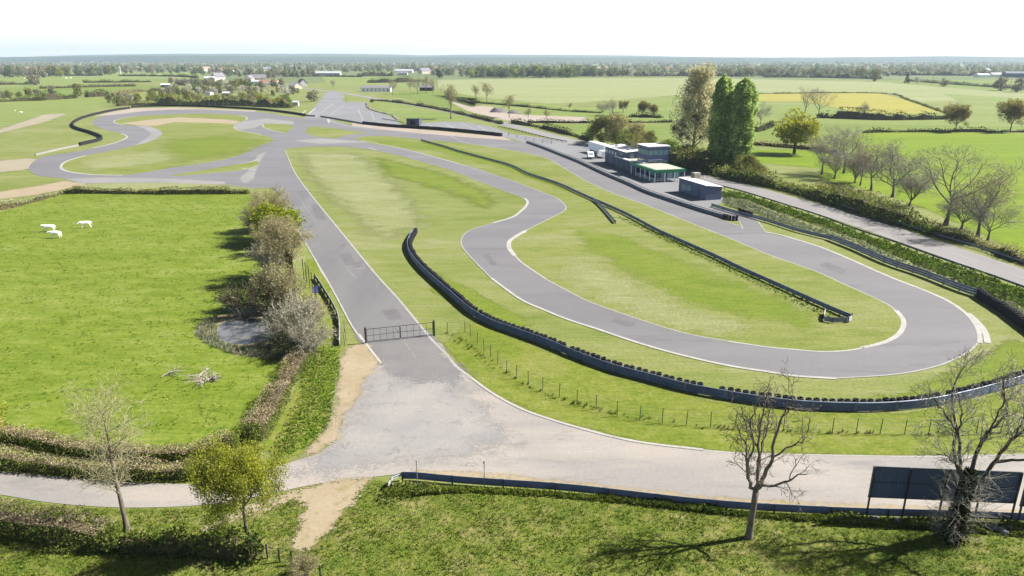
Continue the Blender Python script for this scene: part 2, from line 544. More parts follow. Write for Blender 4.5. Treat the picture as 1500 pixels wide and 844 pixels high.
# pasture with the cattle
PAST = [(-60, 330), (0, 312), (60, 293), (96, 283), (365, 285), (388, 300), (412, 345), (425, 385), (432, 450), (436, 515), (405, 575), (360, 645), (300, 668), (200, 668), (100, 656), (0, 634), (-60, 625)]
field('pasture', PAST, 'pasture', .05, fade=.8)
# rough grass in front
FRONT = [(-120, 722), (0, 729), (60, 738), (120, 744), (190, 747), (270, 745), (340, 738), (400, 727), (430, 720), (460, 712), (500, 705), (560, 705), (575, 712), (700, 714), (900, 727), (1040, 745), (1250, 756), (1500, 764), (1620, 768), (1620, 930), (-120, 930)]
field('front_grass', FRONT, 'front', .05, fade=.5)
field('verge', [(505, 395), (480, 430), (500, 500), (470, 640), (430, 672), (380, 660), (440, 560), (458, 510), (445, 440), (450, 380), (470, 378)], 'verge', .052, fade=.6)
field('verge', [(-60, 650), (0, 665), (120, 690), (300, 696), (380, 672), (430, 672), (420, 682), (300, 710), (180, 707), (50, 697), (-60, 690)], 'verge', .054, fade=.3)
field('verge', [(650, 505), (690, 470), (760, 500), (900, 553), (1050, 590), (1200, 606), (1330, 606), (1440, 585), (1560, 545), (1640, 560), (1640, 672), (1100, 664), (950, 650), (800, 612), (720, 575), (690, 552)], 'verge', .052, fade=.8)

# ---- track asphalt: one outline, the grass islands lie on it
TRACK = ([(537, 506), (515, 475), (497, 441), (480, 410), (462, 380), (443, 347), (425, 318), (412, 292), (396, 276), (372, 276), (330, 270.5), (290, 267.5), (230, 267), (175, 266.5), (125, 269), (95, 262), (75, 260), (55, 257), (45, 252), (42, 247), (47, 239), (62, 230), (95, 225), (125, 220), (162, 211), (182, 204), (186, 200), (180, 196), (162, 192), (142, 186), (135, 180), (140, 175), (150, 171), (175, 166), (212, 162.5), (250, 160.5), (300, 160.5), (375, 164), (412, 169), (447, 174), (480, 175), (515, 184), (535, 187), (575, 191), (625, 196), (700, 202), (750, 206.5), (775, 211.5), (817, 222), (845, 231), (875, 244), (922, 268), (975, 292), (1025, 311), (1082, 331), (1084, 325), (1062, 320.5), (1040, 312), (1052, 305), (1082, 312), (1108, 321), (1122, 340), (1162, 350), (1200, 362), (1237, 377), (1275, 394), (1312, 410), (1350, 425), (1387, 442), (1412, 460), (1426, 475), (1432, 490), (1431, 502), (1420, 515), (1400, 526), (1375, 536), (1337, 545), (1300, 550), (1262, 552.5), (1225, 554), (1162, 550), (1125, 544.5), (1075, 537), (1025, 526), (975, 514), (925, 499), (875, 482), (832, 468), (795, 453), (762, 438), (725, 411), (695, 383), (678, 363), (675, 352), (680, 344), (692, 336), (725, 326), (750, 318), (763, 309), (771, 301), (772, 295), (767, 290), (750, 284), (700, 265), (662, 250), (640, 243), (600, 232), (550, 220.5), (510, 215.5), (475, 214.5), (437, 216.5), (417, 221), (432, 253), (455, 285), (490, 328), (520, 365), (553, 405), (585, 440), (612, 473), (636, 502)])
sheet('kart_track', G(TRACK, n=4, closed=True), M['track'], .08)
ISL = {}
ISL['hairpin'] = [(522, 203), (537, 199.5), (575, 200), (612, 204), (650, 207.5), (687, 211), (717, 215), (747, 220), (775, 225), (800, 232), (825, 246), (862, 267), (900, 284), (950, 302), (1012, 327), (1075, 352), (1125, 373), (1162, 386), (1200, 400), (1237, 417), (1275, 434), (1300, 446), (1316, 460), (1321, 470), (1321, 479), (1313, 491), (1292, 502), (1263, 510), (1237, 514), (1200, 515), (1162, 512), (1125, 508), (1067, 500), (1012, 490), (962, 476), (905, 457), (857, 439), (800, 409), (767, 387), (754, 374), (748, 362), (752, 350), (770, 338), (802, 322), (822, 312), (829, 306), (827, 300), (817, 291), (795, 282), (775, 274.5), (750, 265), (710, 250.5), (684, 243), (625, 227), (595, 219), (550, 211.5), (530, 207)]
ISL['left_loop'] = [(89, 246), (91, 241), (100, 235.5), (125, 228), (155, 222.5), (195, 214), (217, 206), (232, 200), (236, 195), (232, 190), (220, 186), (200, 184), (180, 183.5), (170, 181), (167, 178), (175, 174.5), (200, 170.5), (250, 168), (300, 166.5), (350, 169), (361, 172.5), (359, 176), (345, 182), (342, 186), (350, 191), (375, 196), (390, 199.5), (400, 203.5), (394, 209), (375, 216), (360, 224), (337, 232), (300, 239), (250, 246), (225, 251), (195, 255.5), (175, 257), (137, 256), (107, 252.5), (94, 249.5)]
ISL['sliver'] = [(250, 257.3), (300, 249), (350, 240.5), (373, 236.5), (379, 238), (377, 242), (358, 249), (300, 255), (270, 257.5)]
ISL['small_a'] = [(385, 184), (388, 182), (410, 182), (429, 184), (424, 190), (418, 195), (400, 191.5), (388, 187.5)]
ISL['small_b'] = [(450, 188), (456, 186), (475, 186.5), (495, 189), (520, 192.5), (535, 195), (512, 197.5), (497, 201), (487, 202.5), (465, 200.5), (450, 196)]
for k, v in ISL.items():
    sheet('grass_island', G(v, n=4, closed=True), M['lawn'], .10)
field('bright_grass', [(840, 335), (905, 345), (980, 375), (1080, 415), (1190, 458), (1180, 480), (1090, 462), (1000, 440), (930, 400), (870, 370)], 'lawn_soft', .107, fade=5)
field('bright_grass', [(545, 205), (640, 210), (730, 232), (800, 262), (840, 284), (800, 270), (720, 243), (640, 222), (560, 211)], 'lawn_soft', .106, fade=2)
field('pale_grass', [(840, 380), (900, 400), (980, 445), (1090, 480), (1060, 495), (960, 470), (880, 435), (820, 405)], 'lawn_pale', .104, fade=6)
field('bright_grass', [(555, 232), (640, 252), (700, 275), (722, 296), (712, 306), (680, 288), (620, 270), (570, 258)], 'lawn_soft', .056, fade=6)
field('pale_grass', [(440, 225), (520, 225), (580, 270), (620, 330), (560, 350), (500, 300), (460, 262)], 'lawn_pale', .045, fade=9)
field('bright_grass', [(640, 400), (700, 430), (780, 475), (760, 480), (700, 462), (630, 425)], 'lawn_soft', .05, fade=1.5)
field('bright_grass', [(1440, 520), (1490, 500), (1540, 520), (1480, 550), (1330, 590), (1230, 590), (1330, 575)], 'lawn_soft', .05, fade=2)
field('pale_grass', [(130, 250), (220, 240), (280, 228), (250, 218), (190, 226), (120, 235)], 'lawn_pale', .1035, fade=8)
field('bright_grass', [(250, 205), (330, 200), (385, 206), (350, 222), (270, 236), (240, 222)], 'lawn_soft', .107, fade=16)
field('dry_path', [(178, 181), (215, 176), (262, 172), (330, 175), (352, 178), (345, 182), (300, 180), (255, 179), (232, 184), (215, 185)], 'sand', .108, fade=1.5)
field('runoff', [(196, 184), (222, 186), (236, 192), (238, 197), (228, 204), (212, 210), (196, 214), (212, 204), (222, 196), (212, 189)], 'runoff', .104, fade=.8)
field('runoff', [(340, 184), (352, 178), (375, 176), (392, 174), (430, 178), (432, 183), (388, 181), (372, 188), (350, 190)], 'runoff', .084, fade=1.0)
field('runoff', [(390, 222), (380, 240), (372, 262), (360, 270), (350, 262), (368, 246), (377, 228)], 'runoff', .084, fade=1.0)
field('runoff', [(430, 206), (470, 203), (545, 208), (470, 211)], 'runoff', .084, fade=1.0)
field('runoff', [(95, 262), (150, 260), (250, 262), (330, 266), (330, 271), (230, 267.5), (120, 269)], 'runoff', .084, fade=.8)
# gravel strips beside the walls
field('gravel_strip', [(515, 179), (560, 185), (640, 192), (735, 200.5), (752, 206), (700, 202.5), (620, 196), (560, 190), (515, 184.5)], 'sand_pink', .086, fade=.8)
field('gravel_strip', [(135, 171), (165, 164), (195, 159), (260, 157.5), (375, 162), (375, 164), (300, 160.5), (250, 160.8), (212, 163), (170, 168)], 'sand_pink', .086, fade=.8)

# ---- other paved ground
sheet('paddock', G([(440, 175), (449, 170), (456, 162), (468, 148), (476, 136), (496, 135), (504, 140), (503, 149), (535, 150.5), (537, 160), (565, 168), (582, 177), (592, 187), (540, 181), (500, 176), (480, 175.2)]), M['paddock'], .076)
sheet('paddock', G([(612, 181), (650, 178.5), (677, 178.5), (720, 186), (748, 196), (765, 208), (740, 201), (690, 194), (620, 189)]), M['paddock'], .076)
sheet('pit_yard', G([(748, 196), (800, 203), (850, 211), (905, 226), (960, 240), (1010, 252), (1030, 266), (1062, 284), (1062, 296), (1042, 303), (1082, 312), (1100, 318), (1084, 324), (1060, 320), (1010, 303), (960, 285), (900, 259), (850, 238), (800, 220), (765, 209)]), M['paddock'], .074)
rp = G([(-300, 104), (300, 116.5), (420, 127), (500, 136), (562, 147), (618, 156), (682, 168), (750, 184.5), (835, 206), (900, 222), (985, 245), (1030, 261), (1083, 273.5), (1142, 290), (1240, 318.5), (1362, 359.5), (1462, 394), (1560, 430), (1700, 480)], n=4)
ribbon('main_road', resample(rp, 4), 7.6, M['mainroad'], .09)
_n = len(rp)
mb = MB()
ctr = resample(rp[np.linalg.norm(rp[:, :2], axis=1) < 420], 3)
for i in range(0, len(ctr) - 2, 4):
    ribbon_mb(mb, ctr[i:i + 3], .14, .098)
for s in (-3.35, 3.35):
    ribbon_mb(mb, ctr, .14, .098, side=s)
struct('road_marking', mb.build('road_marking', M['line']))
# public road at the bottom and the junction in front of the gate
PUB = ([(537, 503), (636, 500), (655, 520), (668, 537), (690, 553), (720, 575), (760, 597), (800, 612), (850, 627), (900, 640), (950, 650), (1030, 659), (1100, 664), (1300, 668), (1660, 674), (1660, 768), (1500, 758), (1270, 747), (1100, 737), (1000, 729), (900, 719), (800, 707), (700, 696), (610, 693), (575, 696), (530, 701), (480, 707), (440, 714), (400, 723), (340, 735), (270, 742), (190, 744), (120, 741), (60, 735), (0, 725), (-120, 708), (-120, 678), (0, 691), (50, 695), (100, 700), (180, 706), (250, 709), (300, 708), (360, 696), (430, 676), (470, 662), (497, 640), (505, 605), (522, 585), (528, 565), (545, 540), (556, 530)])
sheet('public_road', G(PUB, n=4, closed=True), M['public'], .07)
sheet('access_road', G([(412, 292), (425, 318), (443, 347), (462, 380), (480, 410), (497, 441), (515, 475), (537, 506), (548, 519), (600, 517), (648, 512), (636, 502), (612, 473), (585, 440), (553, 405), (520, 365), (490, 328), (455, 285), (450, 278)], n=3, closed=True), M['access'], .084)
field('access_road_end', [(520, 480), (537, 506), (556, 530), (585, 556), (625, 572), (668, 566), (688, 552), (668, 537), (655, 520), (636, 500), (600, 490)], 'access_soft', .086, fade=2.6)
field('worn_patch', [(545, 538), (600, 560), (660, 560), (700, 590), (740, 640), (680, 668), (560, 678), (480, 690), (440, 690), (490, 655), (520, 600)], 'patch', .09, fade=4.0)
field('sand_verge', [(503, 512), (520, 507), (540, 505), (554, 530), (545, 545), (530, 562), (522, 590), (505, 602), (497, 640), (465, 664), (430, 676), (455, 655), (482, 625), (495, 585), (497, 545)], 'sand', .094, fade=1.3)
field('sand_verge', [(610, 690), (700, 692), (800, 702), (900, 712), (1000, 724), (1100, 731), (1270, 740), (1500, 749), (1660, 756), (1660, 772), (1500, 761), (1270, 751), (1100, 742), (1000, 734), (900, 722), (800, 711), (700, 703), (600, 701)], 'sand', .094, fade=.7)
field('sandy_path', [(420, 724), (470, 708), (545, 697), (528, 722), (510, 745), (488, 770), (462, 800), (445, 812), (428, 806), (432, 785), (448, 755), (440, 735)], 'sand', .096, fade=1.4)
field('sandy_path', [(350, 745), (420, 722), (440, 716), (445, 726), (390, 748), (330, 768), (300, 780), (292, 777)], 'sand', .095, fade=.8)

# ---- kerbs, edge lines, painted marks
def kerb(px, w, side=0.0, z=.13, h=.05, n=4):
    ribbon('kerb', resample(G(px, n=n), .8), w, M['kerb'], z, side, h)


def lines(pxs, w, z=.112, n=4, mat='line'):
    mb = MB()
    for px in pxs:
        ribbon_mb(mb, resample(G(px, n=n), 1.2), w, z)
    struct('edge_line', mb.build('edge_line', M[mat]))


kerb([(720, 408), (762, 438.5), (795, 453.5), (832, 468.5), (875, 482.5), (925, 499.5), (975, 514.5), (1025, 527), (1075, 537.5), (1125, 545), (1162, 551), (1225, 555)], .45)
kerb([(1122, 340.5), (1140, 344), (1162, 350), (1200, 362), (1237, 377), (1275, 394), (1312, 410), (1350, 424.5), (1387, 441), (1412, 458), (1426, 473), (1433, 488), (1434, 503)], .55, side=.1)
kerb([(1412, 458.5), (1427, 472.5), (1437, 487), (1440, 502)], .7, side=.45, z=.12)
kerb([(1262, 510), (1292, 503), (1314, 492), (1323, 479), (1323, 469), (1317, 460), (1312, 455)], .6)
kerb([(1067, 500.5), (1125, 509), (1162, 512.5), (1200, 515.5), (1237, 514.5), (1265, 510)], .3)
kerb([(722, 327), (750, 318.5), (763, 309.5), (771, 301.5), (772.5, 295), (768, 290.5)], .6)
kerb([(770, 338), (752, 349), (746, 355), (746, 364), (754, 375)], .8)
kerb([(754, 375), (767, 387), (800, 409.5)], .3)
kerb([(89, 247), (91, 241), (100, 235.5), (125, 228)], .7)
kerb([(180, 257), (137, 256.2), (107, 252.8), (94, 249.5), (89, 246.5)], .8)
kerb([(178, 196), (186, 199.8), (182, 204.3), (162, 211.3), (135, 217)], .7)
kerb([(182, 183.6), (170, 181), (167, 178), (176, 174.5), (200, 170.5)], .6)
kerb([(350, 168.6), (362, 172.5), (359, 176.5)], .6)
kerb([(342, 186), (350, 191), (375, 196), (384, 198)], .6)
kerb([(386, 182), (385, 184.5), (388, 187.5), (400, 191.5), (419, 195.3)], .5)
kerb([(378, 233), (366, 238), (350, 240.5)], .4)
kerb([(480, 174), (486, 178), (500, 182.5), (520, 186.5), (560, 191)], .7)
kerb([(660, 200), (687, 210.8), (717, 215), (747, 220)], .3)
lines([[(530, 207), (565, 213), (625, 227), (684, 243.5)], [(540, 217), (548, 219), (551, 220)]], .45, mat='paint')
lines([[(684, 243.5), (750, 265), (795, 282), (817, 291), (827, 300), (829, 306), (822, 312), (802, 322), (770, 338)],
       [(800, 409.5), (857, 439.5), (905, 457.5), (962, 476.5), (1012, 490.5), (1067, 500.5)],
       [(1312, 455), (1300, 446), (1275, 434), (1237, 417), (1200, 400), (1162, 386), (1125, 373), (1075, 352), (1012, 327), (950, 302), (900, 284), (862, 267), (825, 246), (800, 232), (747, 220)],
       [(768, 290.5), (750, 284), (700, 265), (662, 250), (600, 232), (550, 220.5), (475, 214.5), (437, 216.5), (418, 221)],
       [(722, 327), (692, 336), (680, 344), (675.5, 352), (678, 363), (695, 383), (720, 408)],
       [(1225, 554.5), (1262, 552.5), (1300, 550), (1337, 545), (1375, 536), (1400, 526), (1420, 515), (1432, 503)],
       [(1108, 321), (1115, 331), (1122, 340)], [(1083, 324), (1086, 330), (1088, 336)],
       [(882, 250), (925, 270), (975, 292), (1025, 311), (1082, 331)],
       [(230, 250.5), (300, 239.3), (350, 229)], [(300, 255), (358, 249), (377, 242)],
       [(290, 267.6), (330, 270.5), (372, 276)], [(522, 203), (530, 201), (537, 199.5), (575, 200), (650, 207.5)]], .22)
lines([[(418, 221), (432, 253), (455, 285), (490, 328), (520, 365), (553, 405), (585, 440), (612, 473), (636, 502), (655, 520)]], .3)
lines([[(411, 292), (425, 318.5), (443, 348), (462, 381), (480, 411)]], .25)
kerb([(462, 380), (471, 399), (480, 412), (497, 443), (515, 477), (530, 498)], .22)
lines([[(526, 490), (537, 505), (558, 532)]], .24, z=.116, mat='paint')
lines([[(433, 283), (462, 325)], [(505, 389), (522, 409)], [(591, 500), (608, 523)]], .05, z=.114)
lines([[(372, 284.5 - 15), (400, 268)], [(520, 394), (536, 393)], [(425, 301), (432, 301)]], .2, z=.114)
ribbon('tar_seam', G([(415, 282.5), (432, 281), (455, 281)]), .35, M['seam'], .092)
M['repair'] = m_asphalt('repair_patch', C(140, 139, 143), C(154, 152, 155), big=.4, grain=4, soft=1.2)
for px_ in ([(455, 300), (466, 300), (478, 322), (466, 322)], [(498, 372), (512, 371), (522, 388), (507, 389)], [(560, 455), (580, 453), (590, 468), (569, 470)], [(900, 466), (930, 474), (925, 480), (895, 472)], [(1210, 384), (1240, 396), (1232, 402), (1200, 389)], [(715, 372), (728, 388), (722, 390), (708, 374)]):
    field('repair_patch', px_, 'repair', .0885, fade=.35)
for px_ in ([(478, 368), (500, 371), (524, 369)], [(440, 331), (455, 332), (487, 330)], [(538, 480), (580, 486), (610, 484)]):
    ribbon('tar_seam', resample(G(px_, n=4), 1), .05, M['seam'], .0925)
# paddock bays
lines([[(508, 151), (484, 168)], [(488, 152), (472, 164)], [(524, 160), (532, 176)], [(543, 165), (549, 176)], [(625, 181), (640, 190)], [(650, 180), (668, 190)], [(675, 180), (700, 192)], [(700, 185), (722, 196)], [(635, 182), (650, 184)]], .3, mat='paint')
lines([[(448, 162), (441, 168)], [(462, 159), (452, 167)], [(441, 157), (461, 155)], [(482, 180), (480, 175)]], .9, mat='paint')
lines([[(433, 206.5), (440, 206.5), (452, 206)], [(355, 247), (375, 249)], [(755, 346), (770, 340)]], .5, mat='paint')
# kerb stones of the public road
kerb([(690, 554), (720, 576), (760, 598), (800, 613), (850, 628), (900, 641), (950, 650.5), (1030, 659.5)], .32, z=.17, h=.1)
lines([[(655, 520), (668, 537), (690, 553)]], .35, z=.1)
lines([[(1030, 660), (1100, 665), (1300, 669), (1640, 675)]], .22, z=.1)
# ---- pond
field('pond_bank', [(284, 484), (296, 472), (318, 463), (345, 458), (380, 458), (415, 470), (432, 500), (425, 522), (385, 526), (345, 520), (318, 508), (290, 496)], 'mud', .056, fade=.8)
t = NT('pond_water')
w = t.coords(); nz = t.noise(w, .5, 4, .6)
b_ = t.n('ShaderNodeBsdfPrincipled'); b_.inputs['Roughness'].default_value = .12; b_.inputs['Base Color'].default_value = C(118, 124, 130); b_.inputs['Specular IOR Level'].default_value = .6
t.l(t.bump(t.noise(w, 2.5, 3), .12, .04), b_.inputs['Normal'])
t.l(t.ramp(nz, [(.42, C(104, 112, 122)), (.6, C(172, 172, 174))]), b_.inputs['Base Color'])
M['water'] = t.done(b_.outputs[0])
sheet('pond', G([(322, 478), (330, 472), (352, 467), (378, 467), (400, 476), (408, 486), (400, 496), (382, 500), (365, 504), (340, 504), (325, 499), (319, 489)], n=3, closed=True), M['water'], .075)
# ================================================================== TRACKSIDE: rails, tyres, fences, gate, boards
M['rail'] = m_plain('galvanised_rail', C(128, 138, 156, 2.2), .45, .4, metal=.15, var=.22, scale=.8)
M['rail_dark'] = m_plain('weathered_rail', C(96, 106, 126, 1.35), .5, .3, metal=.1, var=.25, scale=.8)
M['rail_pale'] = m_plain('pale_rail', C(200, 202, 206), .5, .4, var=.15, scale=.8)
M['post'] = m_plain('rail_post', C(104, 110, 122), .6, .3, var=.2)
M['rubber'] = m_plain('tyre_rubber', (.010, .010, .012, 1), .8, .15, var=.3, scale=6)
M['belt'] = m_plain('rubber_belt', (.013, .013, .016, 1), .85, .15, var=.35, scale=.6)
M['concrete'] = m_plain('concrete', C(208, 204, 198), .9, .2, var=.12, scale=1.2, bump=.2)
M['dark_steel'] = m_plain('dark_painted_steel', C(62, 66, 76), .5, .4, var=.15)
M['wire'] = m_plain('fence_wire', C(110, 116, 112), .6, .3)
M['green_post'] = m_plain('green_fence_post', C(70, 88, 70), .6, .3)
M['board_back'] = m_plain('board_back', C(72, 82, 104, 1.35), .7, .2, var=.1, scale=.5)
M['white'] = m_plain('white_paint', (.75, .75, .75, 1), .4, .4, var=.04)
M['blue'] = m_plain('blue_panel', C(58, 76, 150), .5, .4)
M['stone'] = m_plain('pale_stone', C(190, 186, 178), .9, .2, var=.25, scale=1.2, bump=.4)
M['stone_dark'] = m_plain('grey_rubble', C(158, 150, 150), .95, .2, var=.3, scale=.8, bump=.6)

WPROF = np.array([(0, -.155), (.05, -.13), (.075, -.085), (.05, -.045), (.0, -.012), (.0, .012), (.05, .045), (.075, .085), (.05, .13), (0, .155)])


def beam_mb(path, zc, side, lap=4.0):
    """W profile rail swept along a world path, facing `side` (+1 = left of the path); small joints every few metres"""
    path = resample(path, 1.0)
    n = normals2d(path) * side
    m = len(path)
    prof = np.concatenate([WPROF, (WPROF + np.array([-.018, 0]))[::-1]])
    k = len(prof)
    V = np.zeros((m, k, 3))
    V[:, :, :2] = path[:, None, :2] + n[:, None] * prof[None, :, :1]
    V[:, :, 2] = path[:, None, 2] + zc + prof[None, :, 1]
    q = []
    i = np.arange(m - 1)[:, None] * k; j = np.arange(k)[None]; j2 = (j + 1) % k
    q = np.stack([i + j, i + j2, i + k + j2, i + k + j], -1).reshape(-1, 4)
    mb = MB(); mb.add(V.reshape(-1, 3), q)
    for s in range(int(lap), m - 1, int(lap)):      # bolted lap plates
        a = path[s]; d = path[min(s + 1, m - 1)] - a
        mb.box((a[0] + n[s][0] * .06, a[1] + n[s][1] * .06, zc), (.34, .045, .3), math.atan2(d[1], d[0]))
    return mb


_post_me = {}


def rail_post(h):
    if h not in _post_me:
        mb = MB()
        mb.box((0, 0, h / 2), (.012, .13, h)); mb.box((0, .065, h / 2), (.1, .012, h)); mb.box((0, -.065, h / 2), (.1, .012, h))
        _post_me[h] = mb.build('post', M['post'])
    return _post_me[h]


def guardrail(px, label, zs=(.58,), h=.78, side=1, step=4.0, mat='rail', group='guardrails round the circuit', n=4, world=None):
    path = G(px, n=n) if world is None else world
    r = thing('guardrail', label, 'guardrail', tuple(path[0]), group=group)
    for z in zs:
        part('rail', beam_mb(path, z, side), M[mat], r, off=path[0])
    pp = resample(path, step)
    nn = normals2d(pp)
    for k, p in enumerate(pp[:100]):
        q = p - np.r_[nn[k] * side * .09, 0]
        link('post', rail_post(h), r, tuple(q - path[0]), math.atan2(nn[k][1], nn[k][0]) - math.pi / 2)
    return path


# front rail along the public road (seen from behind)
FR = [(571, 718), (577, 709), (590, 703.5), (610, 704), (660, 709), (711, 713), (750, 715.5), (825, 721), (900, 729), (975, 738), (1037, 744.5), (1095, 749), (1125, 751), (1250, 757), (1367, 760), (1500, 765), (1640, 771)]
guardrail(FR[2:], 'low double guardrail in front along the edge of the worn public road', (.3, .62), .78, 1, 4.0, 'rail_dark')
e = G([(570, 719), (573, 713), (579, 707), (590, 703.5)], n=4)
r = thing('rail_terminal', 'white curved guardrail end dipping into the grass beside the sandy path', 'guardrail end', tuple(e[0]))
e2 = e.copy(); e2[:, 2] = np.linspace(-.35, 0, len(e))
mb = beam_mb(e, .62, 1)
part('rail', mb, M['rail_pale'], r, off=e[0])
link('post', rail_post(.78), r, tuple(e[4] - e[0]))
# outer wall of the big bend: three beams behind a row of tyre stacks
BR = [(606, 342), (600, 352), (597, 362), (601, 375), (615, 394), (637, 415), (662, 437), (690, 461), (720, 478), (750, 489), (800, 507), (850, 528), (900, 546), (950, 559), (1000, 572.5), (1050, 582.5), (1100, 591), (1125, 594.5), (1162, 599), (1212, 602), (1275, 603), (1325, 600.5), (1375, 594), (1425, 582.5), (1462, 572.5), (1500, 560.5), (1535, 546), (1562, 528)]
bp = guardrail(BR, 'tall triple guardrail on the outside of the near bend with tyre stacks behind it', (.2, .515, .83), 1.0, -1, 4.0, 'rail_dark')


def tyre_mesh(nt=4):
    mb = MB()
    rs = random.Random(3)
    for k in range(nt):
        z = .15 + k * .275
        N, Kk = 12, 6
        a = np.arange(N) * 2 * np.pi / N; b = np.arange(Kk) * 2 * np.pi / Kk
        ox, oy = rs.uniform(-.03, .03), rs.uniform(-.03, .03)
        rr = .235 + .085 * np.cos(b)[None] ; zz = z + .125 * np.sign(np.sin(b)) * np.abs(np.sin(b)) ** .7
        V = np.stack([ox + rr * np.cos(a)[:, None], oy + rr * np.sin(a)[:, None], np.broadcast_to(zz[None], (N, Kk))], -1)
        i = np.arange(N)[:, None]; j = np.arange(Kk)[None]
        q = np.stack([i * Kk + j, ((i + 1) % N) * Kk + j, ((i + 1) % N) * Kk + (j + 1) % Kk, i * Kk + (j + 1) % Kk], -1).reshape(-1, 4)
        mb.add(V.reshape(-1, 3), q)
    return mb.build('tyre_stack', M['rubber'], True)


TY = tyre_mesh(4)
TY3 = tyre_mesh(4)


def tyre_row(path, off, step, me, label, group, jitter=.05, skip=0.03, limit=300):
    p = resample(path, step)
    n = normals2d(p)
    for k in range(min(len(p), limit)):
        if random.random() < skip:
            continue
        q = p[k, :2] + n[k] * off
        o = link('tyre_stack', me, None, (q[0] + random.uniform(-jitter, jitter), q[1] + random.uniform(-jitter, jitter), .0), random.uniform(0, 6.3))
        o.scale[2] = random.uniform(.9, 1.0)
        tag(o, label, 'tyre stack', group)


tyre_row(bp, .5, .74, TY, 'stack of black tyres in the row lining the near bend guardrail', 'tyre stacks along the near bend')


# black rubber walls
def tyre_wall(px, label, h=1.15, w=.75, n=5, group=None, bumps=True):
    path = resample(G(px, n=n), .7)
    nn = normals2d(path)
    m = len(path)
    rs = np.random.default_rng(5)
    zt = h + (rs.uniform(-.05, .05, m))
    prof = lambda s, z: np.c_[path[:, :2] + nn * s, z]
    A, B, Cc, D = prof(-w / 2, np.zeros(m)), prof(-w / 2 * .94, zt - .06), prof(w / 2 * .94, zt - .06), prof(w / 2, np.zeros(m))
    V = np.concatenate([A, B, Cc, D])
    i = np.arange(m - 1)
    q = np.concatenate([np.stack([i + a * m, i + 1 + a * m, i + 1 + (a + 1) * m, i + (a + 1) * m], 1) for a in range(3)])
    mb = MB(); mb.add(V, q, [[0, m, 2 * m], [0, 2 * m, 3 * m], [m - 1, 2 * m - 1, 3 * m - 1], [m - 1, 3 * m - 1, 4 * m - 1]])
    r = thing('tyre_barrier', label, 'tyre barrier', tuple(path[0]), group=group)
    part('rubber_belt', mb, M['belt'], r, off=path[0])
    if bumps:
        mb = MB()
        a = np.arange(10) * 2 * np.pi / 10
        for k in range(0, m):
            c = path[k]
            for rr0, rr1, z0, z1 in ((.3, .3, zt[k] - .1, zt[k] + .06), (.3, .16, zt[k] + .06, zt[k] + .06)):
                V = np.concatenate([np.c_[c[0] + rr0 * np.cos(a), c[1] + rr0 * np.sin(a), np.full(10, z0)], np.c_[c[0] + rr1 * np.cos(a), c[1] + rr1 * np.sin(a), np.full(10, z1)]])
                j = np.arange(10)
                mb.add(V, np.stack([j, (j + 1) % 10, 10 + (j + 1) % 10, 10 + j], 1))
        part('tyre_tops', mb, M['rubber'], r, off=path[0])
    return path


GB = 'black tyre barriers round the circuit'
tyre_wall([(1433, 434), (1440, 440), (1475, 462), (1500, 481), (1530, 503), (1556, 524)], 'black rubber-faced tyre barrier at the right edge beyond the end of the guardrail', 1.25, .8, group=GB)
tyre_wall([(190, 159.3), (170, 162), (150, 166), (125, 172.5), (110, 179), (106, 184), (112, 189.5), (132, 195.5), (145, 200.5), (149, 204), (141, 208), (117, 213.5)], 'black tyre barrier winding in an S beside the far left bend', 1.2, .8, group=GB)
tyre_wall([(193, 158.2), (215, 156.8), (250, 156.2), (300, 157), (375, 161), (410, 164.5), (435, 168), (448, 170.2)], 'long black tyre barrier along the top of the far left loop below the village hedge', 1.35, .9, group=GB, bumps=False)
tyre_wall([(532, 182), (580, 186.8), (640, 190.5), (700, 196), (735, 200)], 'long straight black tyre barrier between the paddock bays and the pink gravel', 1.5, .9, group=GB, bumps=False)


def low_wall(px, label, h, w, mat, cat='concrete barrier', n=4):
    path = resample(G(px, n=n), 2.0)
    mb = MB()
    for a, b in zip(path[:-1], path[1:]):
        d = b - a; L = np.linalg.norm(d)
        mb.box(((a[0] + b[0]) / 2, (a[1] + b[1]) / 2, h / 2), (L * .985, w, h), math.atan2(d[1], d[0]))
    o = link('concrete_barrier', mb.build('concrete_barrier', M[mat], off=path[0]), None, tuple(path[0]))
    tag(o, label, cat)


low_wall([(115, 214), (90, 219), (52, 228)], 'low white concrete barrier running on from the S-shaped tyre barrier', .6, .35, 'concrete')
low_wall([(448, 170.3), (462, 171)], 'short grey concrete barrier on the left of the paddock opening', .9, .5, 'concrete')
low_wall([(470, 171.5), (486, 174), (500, 176.5), (531, 182)], 'pale concrete barrier on the right of the paddock opening', .9, .5, 'concrete')

# inner rail of the hairpin infield with its hooked end, and the short branch
guardrail([(617, 206.3), (625, 209), (650, 216), (675, 224), (712, 234), (750, 245), (775, 257), (817, 271), (850, 286), (870, 295), (900, 308), (925, 320), (962, 340), (1000, 357.5), (1050, 380), (1087, 398), (1125, 415), (1200, 449), (1237, 465), (1246, 468.5)],
          'long guardrail crossing the infield from the junction to the hairpin', (.3, .62), .8, -1, 4.0, 'rail_dark')
hk = G([(1246, 466.5), (1247, 470.5), (1240, 473), (1222, 473.5), (1208, 472.5), (1206, 466), (1208, 461)], n=4)
guardrail(None, 'pale hooked guardrail end at the hairpin end of the infield rail', (.3, .62), .78, -1, 2.0, 'rail_pale', world=hk)
guardrail([(868, 293.8), (878, 302), (886, 310.5), (895, 321), (901, 328)], 'short guardrail spur branching off the infield rail', (.3, .62), .8, -1, 2.5, 'rail')
